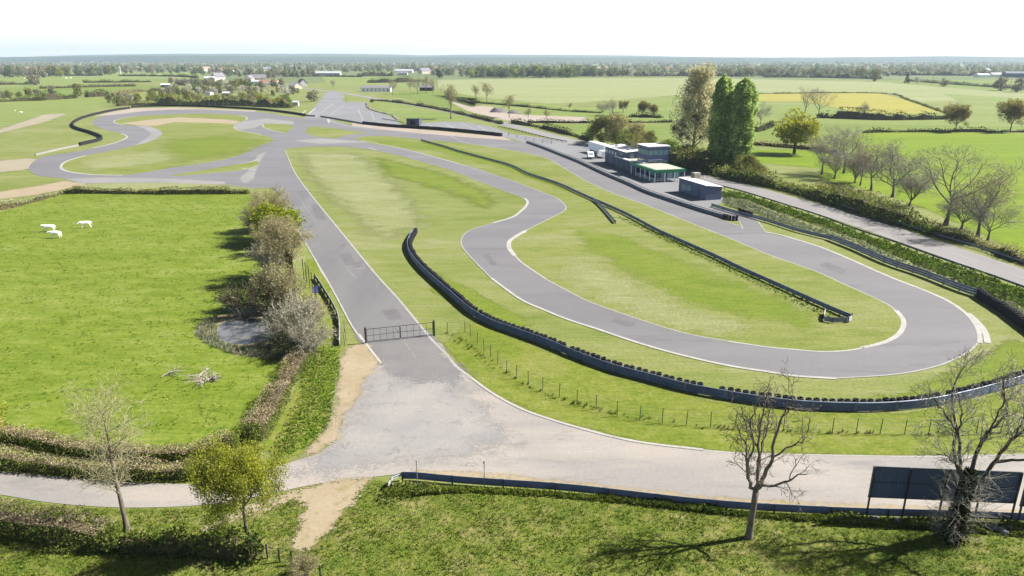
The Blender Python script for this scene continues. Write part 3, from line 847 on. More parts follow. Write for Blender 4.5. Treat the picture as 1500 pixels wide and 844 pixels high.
# pit wall: two rails back to back
PW = [(771, 209), (785, 214), (800, 219.5), (825, 229.5), (850, 239.5), (885, 256), (920, 271), (950, 284.5), (1000, 301.5), (1037, 313.5), (1062, 320.5)]
pw = resample(G(PW, n=4), 2)
nn = normals2d(pw)
guardrail(None, 'pit wall guardrail facing the main straight', (.32, .66), .85, -1, 4.0, 'rail', world=pw)
pw2 = pw.copy(); pw2[:, :2] += nn * .85
guardrail(None, 'pit wall guardrail facing the clubhouse yard', (.32, .66), .85, 1, 4.0, 'rail', world=pw2)
mb = MB(); ribbon_mb(mb, pw, .5, .72, side=.42, h=.7)
o = link('pit_wall_filling', mb.build('pit_wall_filling', M['concrete'])); tag(o, 'pale gravel filled core between the two pit wall guardrails', 'wall')
tyre_row(G([(1061, 321), (1070, 323), (1079, 323.5)]), .0, .72, TY3, 'stack of black tyres at the end of the pit wall', 'tyre stacks closing the pit wall', skip=0)
tyre_row(G([(1080, 312), (1090, 315.3), (1098, 317.8)]), .45, .72, TY3, 'stack of black tyres beside the pit exit guardrail', 'tyre stacks at the pit exit', skip=0)
G6 = [(1042, 303), (1080, 314.5), (1100, 319.5), (1133, 329), (1167, 340), (1215, 352), (1250, 366), (1300, 388), (1350, 405), (1400, 425), (1433, 436)]
guardrail(G6[:6], 'double guardrail from the pit exit along the vegetated ditch', (.32, .66), .82, -1, 4.0, 'rail_dark')
guardrail(G6[5:], 'tall blue-grey triple guardrail outside the run into the hairpin', (.3, .66, 1.02), 1.2, -1, 3.0, 'rail')
# main road rails
guardrail([(1033, 269.5), (1057, 275.5), (1093, 285), (1150, 303), (1200, 319), (1250, 338), (1312, 359), (1375, 382), (1437, 403), (1500, 426), (1600, 464)], 'dark guardrail on the circuit side of the main road', (.55,), .75, 1, 4.0, 'rail_dark')
guardrail([(940, 223), (985, 236), (1055, 255.5), (1117, 271.5), (1183, 288), (1250, 309.5), (1362, 344.5), (1425, 363.5), (1500, 389), (1620, 432)], 'guardrail on the hedge side of the main road', (.55,), .75, -1, 4.0, 'rail')
guardrail([(846, 213), (870, 219.5), (905, 229), (935, 238), (960, 246)], 'guardrail between the main road and the clubhouse back yard', (.55,), .75, 1, 4.0, 'rail')
guardrail([(730, 187), (755, 192), (775, 197), (800, 203), (830, 209)], 'guardrail beside the main road at the end of the paddock', (.55,), .75, 1, 4.0, 'rail')
# short pale-topped rail left of the access road
guardrail([(462, 409), (473, 426), (489, 453), (496, 470), (497.5, 490), (497, 507)], 'pale-topped guardrail left of the access road near the gate', (.3, .62), .85, 1, 2.5, 'rail_pale')
guardrail([(560, 175.2), (583, 179), (592, 181)], 'short dark rail beside the boulders at the paddock edge', (.5,), .7, 1, 3.0, 'rail_dark')

# ---- wire fences
def wire_fence(bases, label, h=1.55, mat='green_post', wires=(.2, .5, .8, 1.1, 1.5), group='wire fences', wr=.012, post_r=.035):
    pts = [P(*b) for b in bases]
    r = thing('wire_fence', label, 'fence', tuple(pts[0]), group=group)
    mb = MB(); mb.tube([(0, 0, 0), (0, 0, h)], post_r, 6)
    me = mb.build('post', M[mat])
    for p in pts:
        o = link('post', me, r, tuple(p - pts[0]))
        o.rotation_euler = (random.uniform(-.04, .04), random.uniform(-.04, .04), 0)
    for z in wires:
        mb = MB()
        for a, b in zip(pts[:-1], pts[1:]):
            mb.tube([a + (0, 0, z), (a + b) / 2 + (0, 0, z - .03), b + (0, 0, z)], wr, 3)
        part('wire', mb, M['wire'], r, off=pts[0])


wire_fence([(655, 489), (681, 488), (689, 493), (699, 504), (709, 515), (719, 524), (729, 534), (742, 547.5), (756, 555), (774, 564), (795, 573), (819, 582.5), (845, 592.5), (873, 600), (904, 610), (937, 616), (970, 620), (1005, 623), (1041, 625.5), (1076, 628), (1111, 630), (1147, 632.5), (1183, 633.5), (1219, 634.5), (1254, 635.5), (1289, 636), (1325, 636.5), (1360, 637), (1395, 637.2), (1430, 636.5), (1465, 635), (1500, 633), (1540, 628)], 'thin green post and wire fence between the near bend and the public road')
wire_fence([(1345, 397), (1372, 405), (1400, 413), (1428, 423), (1452, 432), (1472, 441), (1490, 452), (1508, 463), (1530, 478)], 'wire fence between the ditch and the black barrier at the right edge')
wire_fence([(505, 508), (507, 500), (505, 487), (487, 510), (474, 510)], 'short wire fence at the end of the pale rail by the sandy verge')
wire_fence([(262 + k * 9, 153.8 + k * .45) for k in range(-12, 20)][8:32], 'tall pale mesh fence behind the far barrier below the village hedge', 2.6, 'rail', (.6, 1.3, 2.0, 2.5), post_r=.07, wr=.02)
wire_fence([(410, 150), (424, 148), (440, 147.5), (456, 147), (472, 147), (488, 147.5), (503, 148)], 'dark fence across the far entrance of the paddock', 1.5, 'dark_steel', (.7, 1.4), post_r=.08, wr=.03)
wire_fence([(745, 199), (757, 202), (770, 205), (782, 207), (795, 209), (808, 211)], 'dark post and rail fence closing the paddock beside the main road', 1.3, 'dark_steel', (.6, 1.2), post_r=.09, wr=.04)
wire_fence([(1030, 262), (1020, 256), (1010, 251), (1000, 246), (988, 242)], 'green mesh fence behind the clubhouse beside the main road', 1.8, 'green_post', (.5, 1.0, 1.5, 1.75), post_r=.05, wr=.015)
wire_fence([(392, 818), (410, 824), (428, 828), (445, 836), (470, 850)], 'rusty wire fence running on from the dark front hedge', 1.1, 'dark_steel', (.4, .75, 1.05), post_r=.06)

# ---- gate
ga, gb = P(536, 503), P(636, 492)
d = gb - ga; L = np.linalg.norm(d); rz = math.atan2(d[1], d[0])
g = thing('gate', 'closed double-leaf dark metal gate across the access road', 'gate', tuple(ga), rz)
for x in (0, L):
    mb = MB(); mb.box((x, 0, .98), (.2, .2, 1.96)); mb.box((x, 0, 1.975), (.24, .24, .03))
    part('gate_post', mb, M['dark_steel'], g)
for a, b, sgn in ((.16, L / 2 - .03, 1), (L / 2 + .03, L - .16, -1)):
    mb = MB()
    for z in (.2, .95, 1.75):
        mb.bar((a, 0, z), (b, 0, z), .05 if z != .95 else .035)
    for k in range(6):
        x = a + (b - a) * k / 5
        w = .05 if k in (0, 5) else .03
        mb.bar((x, 0, .2), (x, 0, 1.75), w)
    part('gate_leaf', mb, M['dark_steel'], g)
mb = MB(); mb.box((L / 2, -.05, .9), (.12, .06, 1.3)); mb.bar((L / 2 - .55, -.04, 1.55), (L / 2 - .05, -.04, .9), .03)
part('drop_bolt', mb, M['dark_steel'], g)

# ---- billboards seen from behind
def billboard(a, b, label, zb, zt, nposts, rs):
    d = b - a; L = np.linalg.norm(d)
    r = thing('billboard', label, 'billboard', tuple(a), math.atan2(d[1], d[0]), group='billboards by the public road')
    mb = MB(); mb.box((L / 2, .07, (zb + zt) / 2), (L, .04, zt - zb))
    part('panel', mb, M['board_back'], r)
    mb = MB()
    for z in (zb + .03, zt - .03):
        mb.box((L / 2, .02, z), (L + .06, .06, .08))
    mb.box((L / 2, .03, (zb + zt) / 2), (L, .04, .05))
    part('frame_rail', mb, M['dark_steel'], r)
    for k in range(nposts):
        x = .06 + (L - .12) * k / (nposts - 1)
        mb = MB(); mb.box((x, -.06, zt / 2), (.11, .09, zt))
        part('post', mb, M['dark_steel'], r)
    for k in range(1, 4):      # ribs of the first bay
        x = L / (nposts - 1) * k / 4
        mb = MB(); mb.box((x, .035, (zb + zt) / 2), (.03, .03, zt - zb - .2))
        part('rib', mb, M['rail_dark'], r)


ba = P(1266.5, 758.5); bb = P(1479, 768)
billboard(ba, bb, 'long dark billboard back on tall legs behind the ivy-covered tree', 1.75, 4.3, 5, 1)
bc = P(1487, 768.5); bd = P(1640, 776)
billboard(bc, bd, 'second dark billboard back cut off by the right edge of the photo', 1.55, 4.1, 4, 2)
for px, py, yt, lab in ((611.5, 710, 674, 'slim white marker post left of the other at the front guardrail'), (709.5, 713, 675, 'slim white marker post right of the other at the front guardrail, with a small plate')):
    p = P(px, py)
    h = hgt(px, py, yt)
    t_ = thing('marker_post', lab, 'post', tuple(p), group='white posts at the front guardrail')
    mb = MB(); mb.tube([(0, 0, 0), (.01, 0, h)], .032, 7)
    part('pole', mb, M['rail_pale'], t_)
    mb = MB(); mb.box((0, .045, h - .2), (.09 if px < 650 else .14, .02, .32))
    part('plate', mb, M['white'], t_)
# tall dark posts with a blue panel left of the access road
for k, (px, py) in enumerate([(463, 440), (458.5, 432), (454, 422), (449.5, 416), (445.5, 411)]):
    p = P(px, py)
    mb = MB(); mb.box((0, 0, 1.7), (.1, .1, 3.4))
    o = link('metal_pole', mb.build('metal_pole', M['dark_steel']), None, tuple(p), .4)
    tag(o, ['nearest', 'second nearest', 'middle', 'second farthest', 'farthest'][k] + ' of the five tall dark poles beside the access road', 'pole', 'tall dark poles beside the access road')
p = P(461, 436)
q_ = thing('sign', 'small blue panel leaning at the foot of the tall dark poles', 'sign', (p[0] + .25, p[1] - .3, .0), 1.0)
mb = MB(); mb.box((0, 0, 1.25), (1.1, .05, 1.1)); part('panel', mb, M['blue'], q_)
mb = MB(); mb.box((0, .08, .8), (.08, .08, 1.6)); part('post', mb, M['dark_steel'], q_)


# ---- boulders, rubble
def rock_mesh(seed, sx, sy, sz, n=1, mat='stone'):
    bm = bmesh.new(); bmesh.ops.create_icosphere(bm, subdivisions=2, radius=.5)
    rs = np.random.default_rng(seed)
    dirs = rs.normal(size=(9, 3)); dirs /= np.linalg.norm(dirs, axis=1)[:, None]
    for v in bm.verts:
        c = np.array(v.co)
        for dd in dirs:
            h = c @ dd
            if h > .34: c = c - dd * (h - .34)
        v.co = Vector((c[0] * sx, c[1] * sy, max(-.05, c[2] * sz + sz * .3)))
    me = bpy.data.meshes.new('boulder'); bm.to_mesh(me); bm.free(); me.materials.append(M[mat])
    return me


ROCK = [rock_mesh(k, 1.5, 1.2, 1.0) for k in range(4)]
rk = resample(G([(537, 152), (537.5, 156), (542, 160), (552, 164), (560, 166), (567, 167.5), (575, 169.5), (580, 174), (584, 178), (588, 183)], n=3), 2.6)
for k, p in enumerate(rk[:60]):
    o = link('boulder', ROCK[k % 4], None, (p[0] + random.uniform(-.5, .5), p[1] + random.uniform(-.5, .5), 0), random.uniform(0, 6))
    s = random.uniform(.8, 1.3); o.scale = (s, s, s)
    tag(o, 'pale boulder in the row edging the paddock', 'boulder', 'boulders edging the paddock')
for k, (x, y) in enumerate([(589, 185.5), (594, 186.5), (601, 186.8), (608, 186.8), (615, 185.8)]):
    o = link('boulder', ROCK[(k + 1) % 4], None, tuple(P(x, y)), k); o.scale = (1.1, 1.1, .9)
    tag(o, 'pale boulder at the foot of the dark paddock hut', 'boulder', 'boulders at the paddock hut')
for k, (x, y) in enumerate([(1281, 764), (1313, 766), (1455, 776), (1478, 776), (1468, 781)]):
    o = link('boulder', ROCK[k % 4], None, tuple(P(x, y)), k * 1.3); o.scale = (.6, .5, .55)
    tag(o, 'grey stone lying under the billboards', 'boulder', 'stones under the billboards')


def heap(px, py, w, l, h, seed, label):
    rs = np.random.default_rng(seed)
    n = 22
    g_ = np.linspace(-1, 1, n)
    X, Y = np.meshgrid(g_, g_)
    r2 = np.clip(1 - X ** 2 - Y ** 2, 0, 1)
    z = r2 ** .7
    for k in range(14):
        cx, cy = rs.uniform(-.7, .7, 2)
        z += r2 * rs.uniform(-.2, .4) * np.exp(-((X - cx) ** 2 + (Y - cy) ** 2) / .04)
    z = z * h - .02
    mb = MB(); idx = np.arange(n * n).reshape(n, n)
    mb.add(np.stack([X * w / 2, Y * l / 2, z], -1).reshape(-1, 3), np.stack([idx[:-1, :-1], idx[:-1, 1:], idx[1:, 1:], idx[1:, :-1]], -1).reshape(-1, 4))
    p = P(px, py)
    o = link('rubble_heap', mb.build('rubble_heap', M['stone_dark']), None, (p[0], p[1], .08)); tag(o, label, 'rubble heap', 'rubble heaps in the gravel yard')


heap(730, 164, 11, 12, 2.2, 1, 'left and taller of the two grey rubble heaps in the gravel yard')
heap(753, 166, 9, 8, 1.6, 2, 'right and lower of the two grey rubble heaps in the gravel yard')
# ================================================================== BUILDINGS, VEHICLES, CATTLE
M['cladding'] = m_plain('slate_blue_cladding', C(80, 88, 112, 1.2), .6, .3, var=.08, scale=.6)
M['cladding_dark'] = m_plain('dark_cladding', C(66, 72, 92, 1.2), .6, .3, var=.1, scale=.6)
M['roof_pale'] = m_plain('pale_flat_roof', C(236, 232, 228, 1.5), .8, .3, var=.06, scale=.4)
M['roof_gravel'] = m_plain('gravel_roof', C(222, 210, 198, 2.6), .9, .2, var=.15, scale=1.5)
M['green_fascia'] = m_plain('green_fascia', (.008, .135, .055, 1), .5, .4, var=.06)
t = NT('window_glass'); M['glass'] = t.done(t.bsdf((.13, .24, .25, 1), .12, .8))
M['glass_cyan'] = m_plain('bright_glazing', C(120, 190, 200), .15, .7, var=.1)
M['teal_door'] = m_plain('teal_door', C(84, 140, 146), .5, .4)
M['tile_brown'] = m_plain('brown_roof_tiles', C(170, 138, 120, 1.7), .9, .2, var=.15, scale=1)
M['tile_red'] = m_plain('orange_roof_tiles', C(206, 150, 124, 2.2), .9, .2, var=.15, scale=1)
M['slate'] = m_plain('slate_roof', C(128, 124, 132, 1.7), .8, .3, var=.12, scale=1)
M['sheetmetal'] = m_plain('sheet_metal_roof', C(190, 192, 198, 1.7), .5, .4, var=.08, scale=.5)
M['render_white'] = m_plain('white_render', C(232, 228, 220, 1.25), .9, .2, var=.05)
M['render_beige'] = m_plain('beige_render', C(206, 192, 170, 1.25), .9, .2, var=.08)
M['render_grey'] = m_plain('grey_render', C(176, 172, 170, 1.25), .9, .2, var=.08)
M['shed_blue'] = m_plain('blue_shed', C(104, 132, 156), .6, .3)
M['hut_green'] = m_plain('dark_green_hut', C(84, 98, 98), .6, .3, var=.1)
M['dark_open'] = m_plain('dark_interior', C(54, 52, 56), .9, .1)
M['car_white'] = m_plain('white_car_paint', (.72, .72, .73, 1), .25, .6, var=.02)
M['lamp_glass'] = m_plain('lamp_glass', (.6, .6, .6, 1), .1, .7)

# local frame of the clubhouse: u runs along the pit wall towards the camera, v away from the track
CO = np.array([29.4, 230.3])
CRZ = math.atan2(-.966, .26)


def club(name, label, cat):
    return thing(name, label, cat, (CO[0], CO[1], 0.075), CRZ, 'clubhouse buildings')


def ubox(mb, u0, u1, v0, v1, z0, z1):
    mb.box(((u0 + u1) / 2, (v0 + v1) / 2, (z0 + z1) / 2), (u1 - u0, v1 - v0, z1 - z0))


r = thing('clubhouse', 'long slate-blue clubhouse hall with a pale sloping roof beside the pit wall', 'clubhouse', (CO[0], CO[1], .075), CRZ)
mb = MB(); prof = [(0, .9, 0), (0, 6.4, 0), (0, 6.4, 5.3), (0, .9, 4.9)]
mb.prism(prof, (0, 0, 0), (16.4, 0, 0)); part('wall', mb, M['cladding'], r)
mb = MB(); prof = [(-.25, .6, 4.9), (-.25, 6.7, 5.34), (-.25, 6.7, 5.52), (-.25, .6, 5.08)]
mb.prism(prof, (0, 0, 0), (16.9, 0, 0)); part('roof', mb, M['roof_pale'], r)
for u, v in ((3.5, 3.2), (8.0, 4.4), (12.6, 3.4)):
    mb = MB(); ubox(mb, u - .35, u + .35, v - .35, v + .35, 5.2, 5.75); ubox(mb, u - .45, u + .45, v - .45, v + .45, 5.752, 5.82); part('roof_vent', mb, M['sheetmetal'], r)
mb = MB(); ubox(mb, -.2, 16.6, .48, .598, 4.92, 5.06); part('gutter', mb, M['cladding_dark'], r)
for u in (.3, 10.2):
    mb = MB(); ubox(mb, u - .06, u + .06, .76, .88, 0, 4.9); part('downpipe', mb, M['sheetmetal'], r)
for u in (1.3, 3.7, 6.1, 8.5):
    mb = MB(); ubox(mb, u - .45, u + .45, .86, .9 - .002, 3.2, 4.1); part('window', mb, M['render_white'], r)
mb = MB(); ubox(mb, 11.2, 14.2, .85, .897, 3.5, 4.7); part('window', mb, M['glass_cyan'], r)
for u in (2.2, 7.2):
    mb = MB(); ubox(mb, u - .6, u + .6, .85, .897, 0.02, 2.3); part('door', mb, M['cladding_dark'], r)
mb = MB(); ubox(mb, 16.45, 16.5, 2.2, 3.4, 3.3, 4.6); part('window', mb, M['glass'], r)

r = club('clubhouse_wing', 'low clubhouse wing with teal doors and a pale roof edge in front of the tower', 'clubhouse wing')
mb = MB(); ubox(mb, 10.6, 24.8, 0, .88, 0, 3.0); ubox(mb, 16.55, 21.9, .9, 6.2, 0, 3.0); part('wall', mb, M['cladding_dark'], r)
mb = MB(); ubox(mb, 10.3, 25.0, -.3, .55, 3.003, 3.3); part('fascia', mb, M['roof_pale'], r)
mb = MB(); ubox(mb, 16.7, 21.8, .56, 6.1, 3.02, 3.12); part('roof', mb, M['roof_gravel'], r)
for u in (12.2, 15.6, 19.0, 22.2):
    mb = MB(); ubox(mb, u - .7, u + .7, -.05, -.003, .02, 2.3); part('door', mb, M['teal_door'], r)
mb = MB(); ubox(mb, 24.0, 24.85, -.36, .2, 2.2, 3.5); part('sign_panel', mb, M['green_fascia'], r)

r = club('control_tower', 'square control tower with two window bands rising behind the green terrace', 'tower')
U0, U1, V0, V1 = 22.0, 28.7, 2.1, 8.7
mb = MB(); ubox(mb, U0, U1, V0, V1, 0, 3.5); ubox(mb, U0, U1, V0, V1, 4.35, 5.6); ubox(mb, U0, U1, V0, V1, 6.9, 7.9)
part('wall', mb, M['cladding'], r)
gl_ = []
for z0, z1 in ((3.5, 4.35), (5.6, 6.9)):
    mb = MB(); ubox(mb, U0 + .08, U1 - .08, V0 + .08, V1 - .08, z0, z1); gl_.append(part('glazing', mb, M['glass'], r))
mb = MB(); ubox(mb, U0 - .25, U1 + .25, V0 - .25, V1 + .25, 7.9, 8.15); part('roof', mb, M['roof_pale'], r)
for (z0, z1), g_ in zip(((3.5, 4.35), (5.6, 6.9)), gl_):
    spots = []
    for k in range(1, 4):
        u = U0 + (U1 - U0) * k / 4; v = V0 + (V1 - V0) * k / 4
        spots += [(u, V0 + .07, .05), (U0 + .07, v, .05), (U1 - .07, v, .05)]
    spots += [(uu, vv, .1) for uu in (U0 + .1, U1 - .1) for vv in (V0 + .1, V1 - .1)]
    for uu, vv, h_ in spots:
        mb = MB(); ubox(mb, uu - h_, uu + h_, vv - h_, vv + h_, z0, z1); part('mullion', mb, M['cladding_dark'], g_)
mb = MB(); ubox(mb, U1 + .003, U1 + .9, V0, V1, 4.2, 4.34); part('balcony', mb, M['cladding'], r)
mb = MB(); ubox(mb, U1 - 4.5, U1 + .5, V0 - 1.6, V0 - .003, 3.05, 3.6); part('stair_roof', mb, M['roof_pale'], r)

r = club('terrace_pavilion', 'low pavilion with a green fascia, white posts and a gravel roof terrace', 'pavilion')
mb = MB(); ubox(mb, 28.9, 36.0, 2.6, 8.6, 0, 2.75); part('wall', mb, M['cladding_dark'], r)
mb = MB(); ubox(mb, 25.2, 41.6, -1.8, 7.4, 2.6, 3.36)
part('fascia', mb, M['green_fascia'], r)
mb = MB(); ubox(mb, 29.6, 41.0, -1.2, 6.8, 3.364, 3.4); part('roof', mb, M['roof_gravel'], r)
for u in (26.0, 29.0, 32.0, 35.0, 38.0, 41.3):
    mb = MB(); ubox(mb, u - .07, u + .07, -1.6, -1.46, 0, 2.6); part('post', mb, M['white'], r)
for v in (1.4, 4.3, 7.2):
    mb = MB(); ubox(mb, 41.23, 41.37, v - .07, v + .07, 0, 2.6); part('post', mb, M['white'], r)
mb = MB()
for z in (.55, 1.0):
    mb.bar((29, -1.53, z), (41.3, -1.53, z), .05); mb.bar((41.3, -1.53, z), (41.3, 7.2, z), .05)
for u in np.arange(29.5, 41.3, .75): mb.bar((u, -1.53, 0), (u, -1.53, 1.0), .045)
for v in np.arange(-1.5, 7.3, .8): mb.bar((41.3, v, 0), (41.3, v, 1.0), .045)
part('railing', mb, M['white'], r)
for u in (29.6, 31.4, 33.2, 35.0):
    mb = MB(); ubox(mb, u - .7, u + .7, 2.55, 2.597, .2, 2.3); part('window', mb, M['glass'], r)
for v in (3.6, 5.6, 7.6):
    mb = MB(); ubox(mb, 36.003, 36.05, v - .8, v + .8, .2, 2.3); part('window', mb, M['glass'], r)

# hut in front of the clubhouse
h0, h1, h2 = P(993.8, 280.8), P(1033.5, 294), P(1055, 293)
d = h1 - h0; L = np.linalg.norm(d)
W = 4.2
r = thing('hut', 'slate-blue hut with a sloping white roof at the pit exit', 'hut', (h0[0], h0[1], .075), math.atan2(d[1], d[0]))
mb = MB(); mb.prism([(0, 0, 0), (0, W, 0), (0, W, 2.95), (0, 0, 3.4)], (0, 0, 0), (L, 0, 0)); part('wall', mb, M['cladding'], r)
mb = MB(); mb.prism([(-.15, -.25, 3.44), (-.15, W + .25, 2.94), (-.15, W + .25, 3.06), (-.15, -.25, 3.56)], (0, 0, 0), (L + .3, 0, 0)); part('roof', mb, M['roof_pale'], r)
mb = MB(); mb.box((3.6, -.03, 1.55), (4.4, .054, 1.5)); wn = part('window', mb, M['glass_cyan'], r)
mb = MB(); mb.box((3.6, -.05, 1.55), (.12, .1, 1.56)); mb.box((3.6, -.05, .78), (4.5, .1, .06)); part('frame', mb, M['cladding_dark'], wn)
mb = MB(); mb.box((9.2, -.02, 1.1), (1.1, .04, 2.15)); part('door', mb, M['cladding_dark'], r)

# hut in the paddock
p = P(595.5, 184.3)
r = thing('paddock_hut', 'dark hut with a lean-to roof standing among boulders beside the paddock', 'hut', (p[0], p[1], .05), -.03)
mb = MB(); mb.prism([(0, 0, 0), (0, 9, 0), (0, 9, 2.7), (0, 0, 3.3)], (0, 0, 0), (6.4, 0, 0)); part('wall', mb, M['cladding_dark'], r)
mb = MB(); mb.prism([(-.2, -.3, 3.33), (-.2, 9.3, 2.7), (-.2, 9.3, 2.85), (-.2, -.3, 3.48)], (0, 0, 0), (6.8, 0, 0)); part('roof', mb, M['hut_green'], r)
mb = MB(); mb.box((3.2, -.02, 1.25), (2.6, .04, 2.4)); part('door', mb, M['dark_open'], r)


# ---- village houses
def house(px, py, w, dp, hw, hr, rz, wall, roof, label, chim=1, wins=3, group='village houses', cat='house', name='house', hip=False):
    p = P(px, py)
    r = thing(name, label, cat, tuple(p), R(rz), group)
    mb = MB(); mb.prism([(-w / 2, -dp / 2, 0), (-w / 2, dp / 2, 0), (-w / 2, dp / 2, hw), (-w / 2, 0, hw + hr), (-w / 2, -dp / 2, hw)], (0, 0, 0), (w, 0, 0)); part('wall', mb, M[wall], r)
    mb = MB(); o = .4
    k = hr / (dp / 2)
    for s in (-1, 1):
        mb.prism([(-w / 2 - o, 0, hw + hr + .05), (-w / 2 - o, s * (dp / 2 + o), hw - o * k + .05), (-w / 2 - o, s * (dp / 2 + o), hw - o * k + .3), (-w / 2 - o, 0, hw + hr + .3)], (0, 0, 0), (w + 2 * o, 0, 0))
    rf = part('roof', mb, M[roof], r)
    for c in range(chim):
        mb = MB(); mb.box(((-1) ** c * w * .36, .3, hw + hr + .4), (.9, .6, 1.8)); part('chimney', mb, M['render_grey'], rf)
    for c in range(wins):
        x = -w / 2 + w * (c + .7) / (wins + .4)
        mb = MB(); mb.box((x, -dp / 2 - .02, hw * .55), (1.1, .05, 1.3)); part('window', mb, M['dark_open'], r)
    if wins:
        mb = MB(); mb.box((w * .42, -dp / 2 - .02, 1.05), (1.0, .05, 2.1)); part('door', mb, M['dark_open'], r)
    return r


HS = [
    (302, 104.5, 22, 13, 6, 5.5, 62, 'render_beige', 'tile_brown', 'house with a broad brown tiled roof and white gable, farthest left in the village', 1, 2),
    (334, 105, 30, 11, 4.5, 4.5, 4, 'render_white', 'tile_red', 'long reddish-roofed house right of the brown gabled house', 1, 3),
    (308, 118.5, 15, 9, 4, 2.5, 12, 'render_grey', 'sheetmetal', 'small house with a pale metal roof at the left of the village', 1, 2),
    (320, 117, 18, 12, 5, 5.5, 58, 'render_grey', 'slate', 'grey house with a steep slate roof beside white-blossomed trees', 2, 2),
    (366, 119.5, 10, 9, 4.5, 4, 75, 'render_white', 'slate', 'small house with a bright white gable in the village centre', 1, 1),
    (371, 124, 19, 8, 3.6, 1.8, 0, 'render_white', 'sheetmetal', 'long low white building in front of the village', 0, 3),
    (379, 119, 20, 11, 4.5, 5, 20, 'render_beige', 'slate', 'house with a dark slate roof behind the long white building', 1, 2),
    (395, 124.5, 25, 9, 3.2, 3.0, -12, 'render_beige', 'tile_red', 'long house with a faded orange tiled roof', 1, 3),
    (391, 104, 20, 12, 4.5, 5.5, 35, 'render_grey', 'slate', 'dark-roofed house at the upper edge of the village', 1, 2),
    (402, 108, 24, 11, 4.5, 4.5, -20, 'render_grey', 'slate', 'grey-roofed house half hidden by bare trees', 1, 2),
    (433, 130, 16, 9, 3.4, 3.2, -52, 'render_beige', 'sheetmetal', 'house with a pale shiny roof at the right end of the village', 1, 2),
    (443, 126.5, 14, 9, 4, 4.5, -58, 'render_grey', 'slate', 'steep slate-roofed house at the right end of the village', 1, 2),
    (427, 101.5, 16, 10, 5, 3.5, 10, 'render_white', 'slate', 'white house standing between two dark conifers', 1, 2),
    (481, 110.5, 50, 14, 4.5, 3.0, 0, 'render_grey', 'sheetmetal', 'long grey barn right of the conifers', 0, 4),
    (592, 106.5, 42, 14, 4.5, 3.0, 0, 'render_white', 'sheetmetal', 'long white farm building behind the green hedge', 0, 4),
    (622, 108, 24, 16, 6, 6.0, 40, 'render_beige', 'slate', 'house with a tall grey gable in front of the wood', 1, 2),
    (590, 110, 20, 10, 3.5, 3.5, 0, 'render_grey', 'slate', 'small grey house among the hedge trees', 0, 2),
    (307, 96.7, 60, 16, 5, 3, 0, 'render_beige', 'sheetmetal', 'very distant long beige farm shed beyond the village', 0, 0),
    (977, 103.5, 24, 11, 5, 4, 10, 'render_white', 'tile_red', 'distant white house with a reddish roof left of the tall pale poplar', 1, 2),
    (1438, 113.3, 21, 13, 4.2, 2.0, 5, 'render_white', 'roof_pale', 'left of the two white farm sheds at the far right', 0, 0),
    (1458, 112.7, 21, 14, 4.6, 2.3, 5, 'render_white', 'roof_pale', 'right of the two white farm sheds at the far right', 0, 0),
    (1444, 107.2, 18, 12, 6, 5, 30, 'render_grey', 'slate', 'dark-roofed farmhouse behind the two white sheds', 1, 1),
    (1490, 113.5, 46, 18, 7, 3, -8, 'shed_blue', 'shed_blue', 'big blue-green farm shed at the right edge', 0, 0),
]
for a in HS:
    house(a[0], a[1], a[2], a[3], a[4], a[5], a[6], a[7], a[8], a[9], a[10], a[11])
house(551.5, 134.3, 30, 9, 3.6, 2.0, 1, 'render_white', 'slate', 'long low white building with a row of dark windows across the main road', 0, 7, None, 'hall', 'hall')
house(625.5, 133, 13, 10, 3.4, 2.4, -8, 'dark_open', 'slate', 'dark open barn under bare trees beyond the main road', 0, 0, None, 'barn', 'barn')
house(243, 128.2, 9, 6, 3.0, 1.0, 10, 'shed_blue', 'render_white', 'pale blue caravan-like shed at the left of the village', 0, 0, None, 'shed', 'shed')
house(332, 141, 5.5, 5, 2.6, 1.2, 10, 'shed_blue', 'sheetmetal', 'small pale blue shed behind the village hedge', 0, 0, None, 'shed', 'shed')
house(307, 139.5, 6, 4.5, 2.4, .9, -20, 'render_white', 'sheetmetal', 'small white shed behind the village hedge', 0, 0, None, 'shed', 'shed')
house(434, 155, 3.5, 3, 2.4, .8, 0, 'render_grey', 'sheetmetal', 'small grey kiosk at the end of the tall mesh fence', 0, 0, None, 'kiosk', 'kiosk')

# ---- vans
def wheel_mb(r_=.34, w=.24):
    mb = MB(); a = np.arange(14) * 2 * np.pi / 14
    rings = [(r_ * .62, -w / 2), (r_, -w / 2 + .03), (r_, w / 2 - .03), (r_ * .62, w / 2)]
    V = np.concatenate([np.c_[rr * np.cos(a), np.full(14, y), rr * np.sin(a)] for rr, y in rings])
    j = np.arange(14)
    mb.add(V, np.concatenate([np.stack([k * 14 + j, k * 14 + (j + 1) % 14, (k + 1) * 14 + (j + 1) % 14, (k + 1) * 14 + j], 1) for k in range(3)]))
    return mb


def rim_mb(r_=.21, w=.2):
    mb = MB(); a = np.arange(10) * 2 * np.pi / 10
    for y in (-w / 2, w / 2):
        mb.add(np.c_[r_ * np.cos(a), np.full(10, y), r_ * np.sin(a)], None, [[0, k, k + 1] for k in range(1, 9)])
    return mb


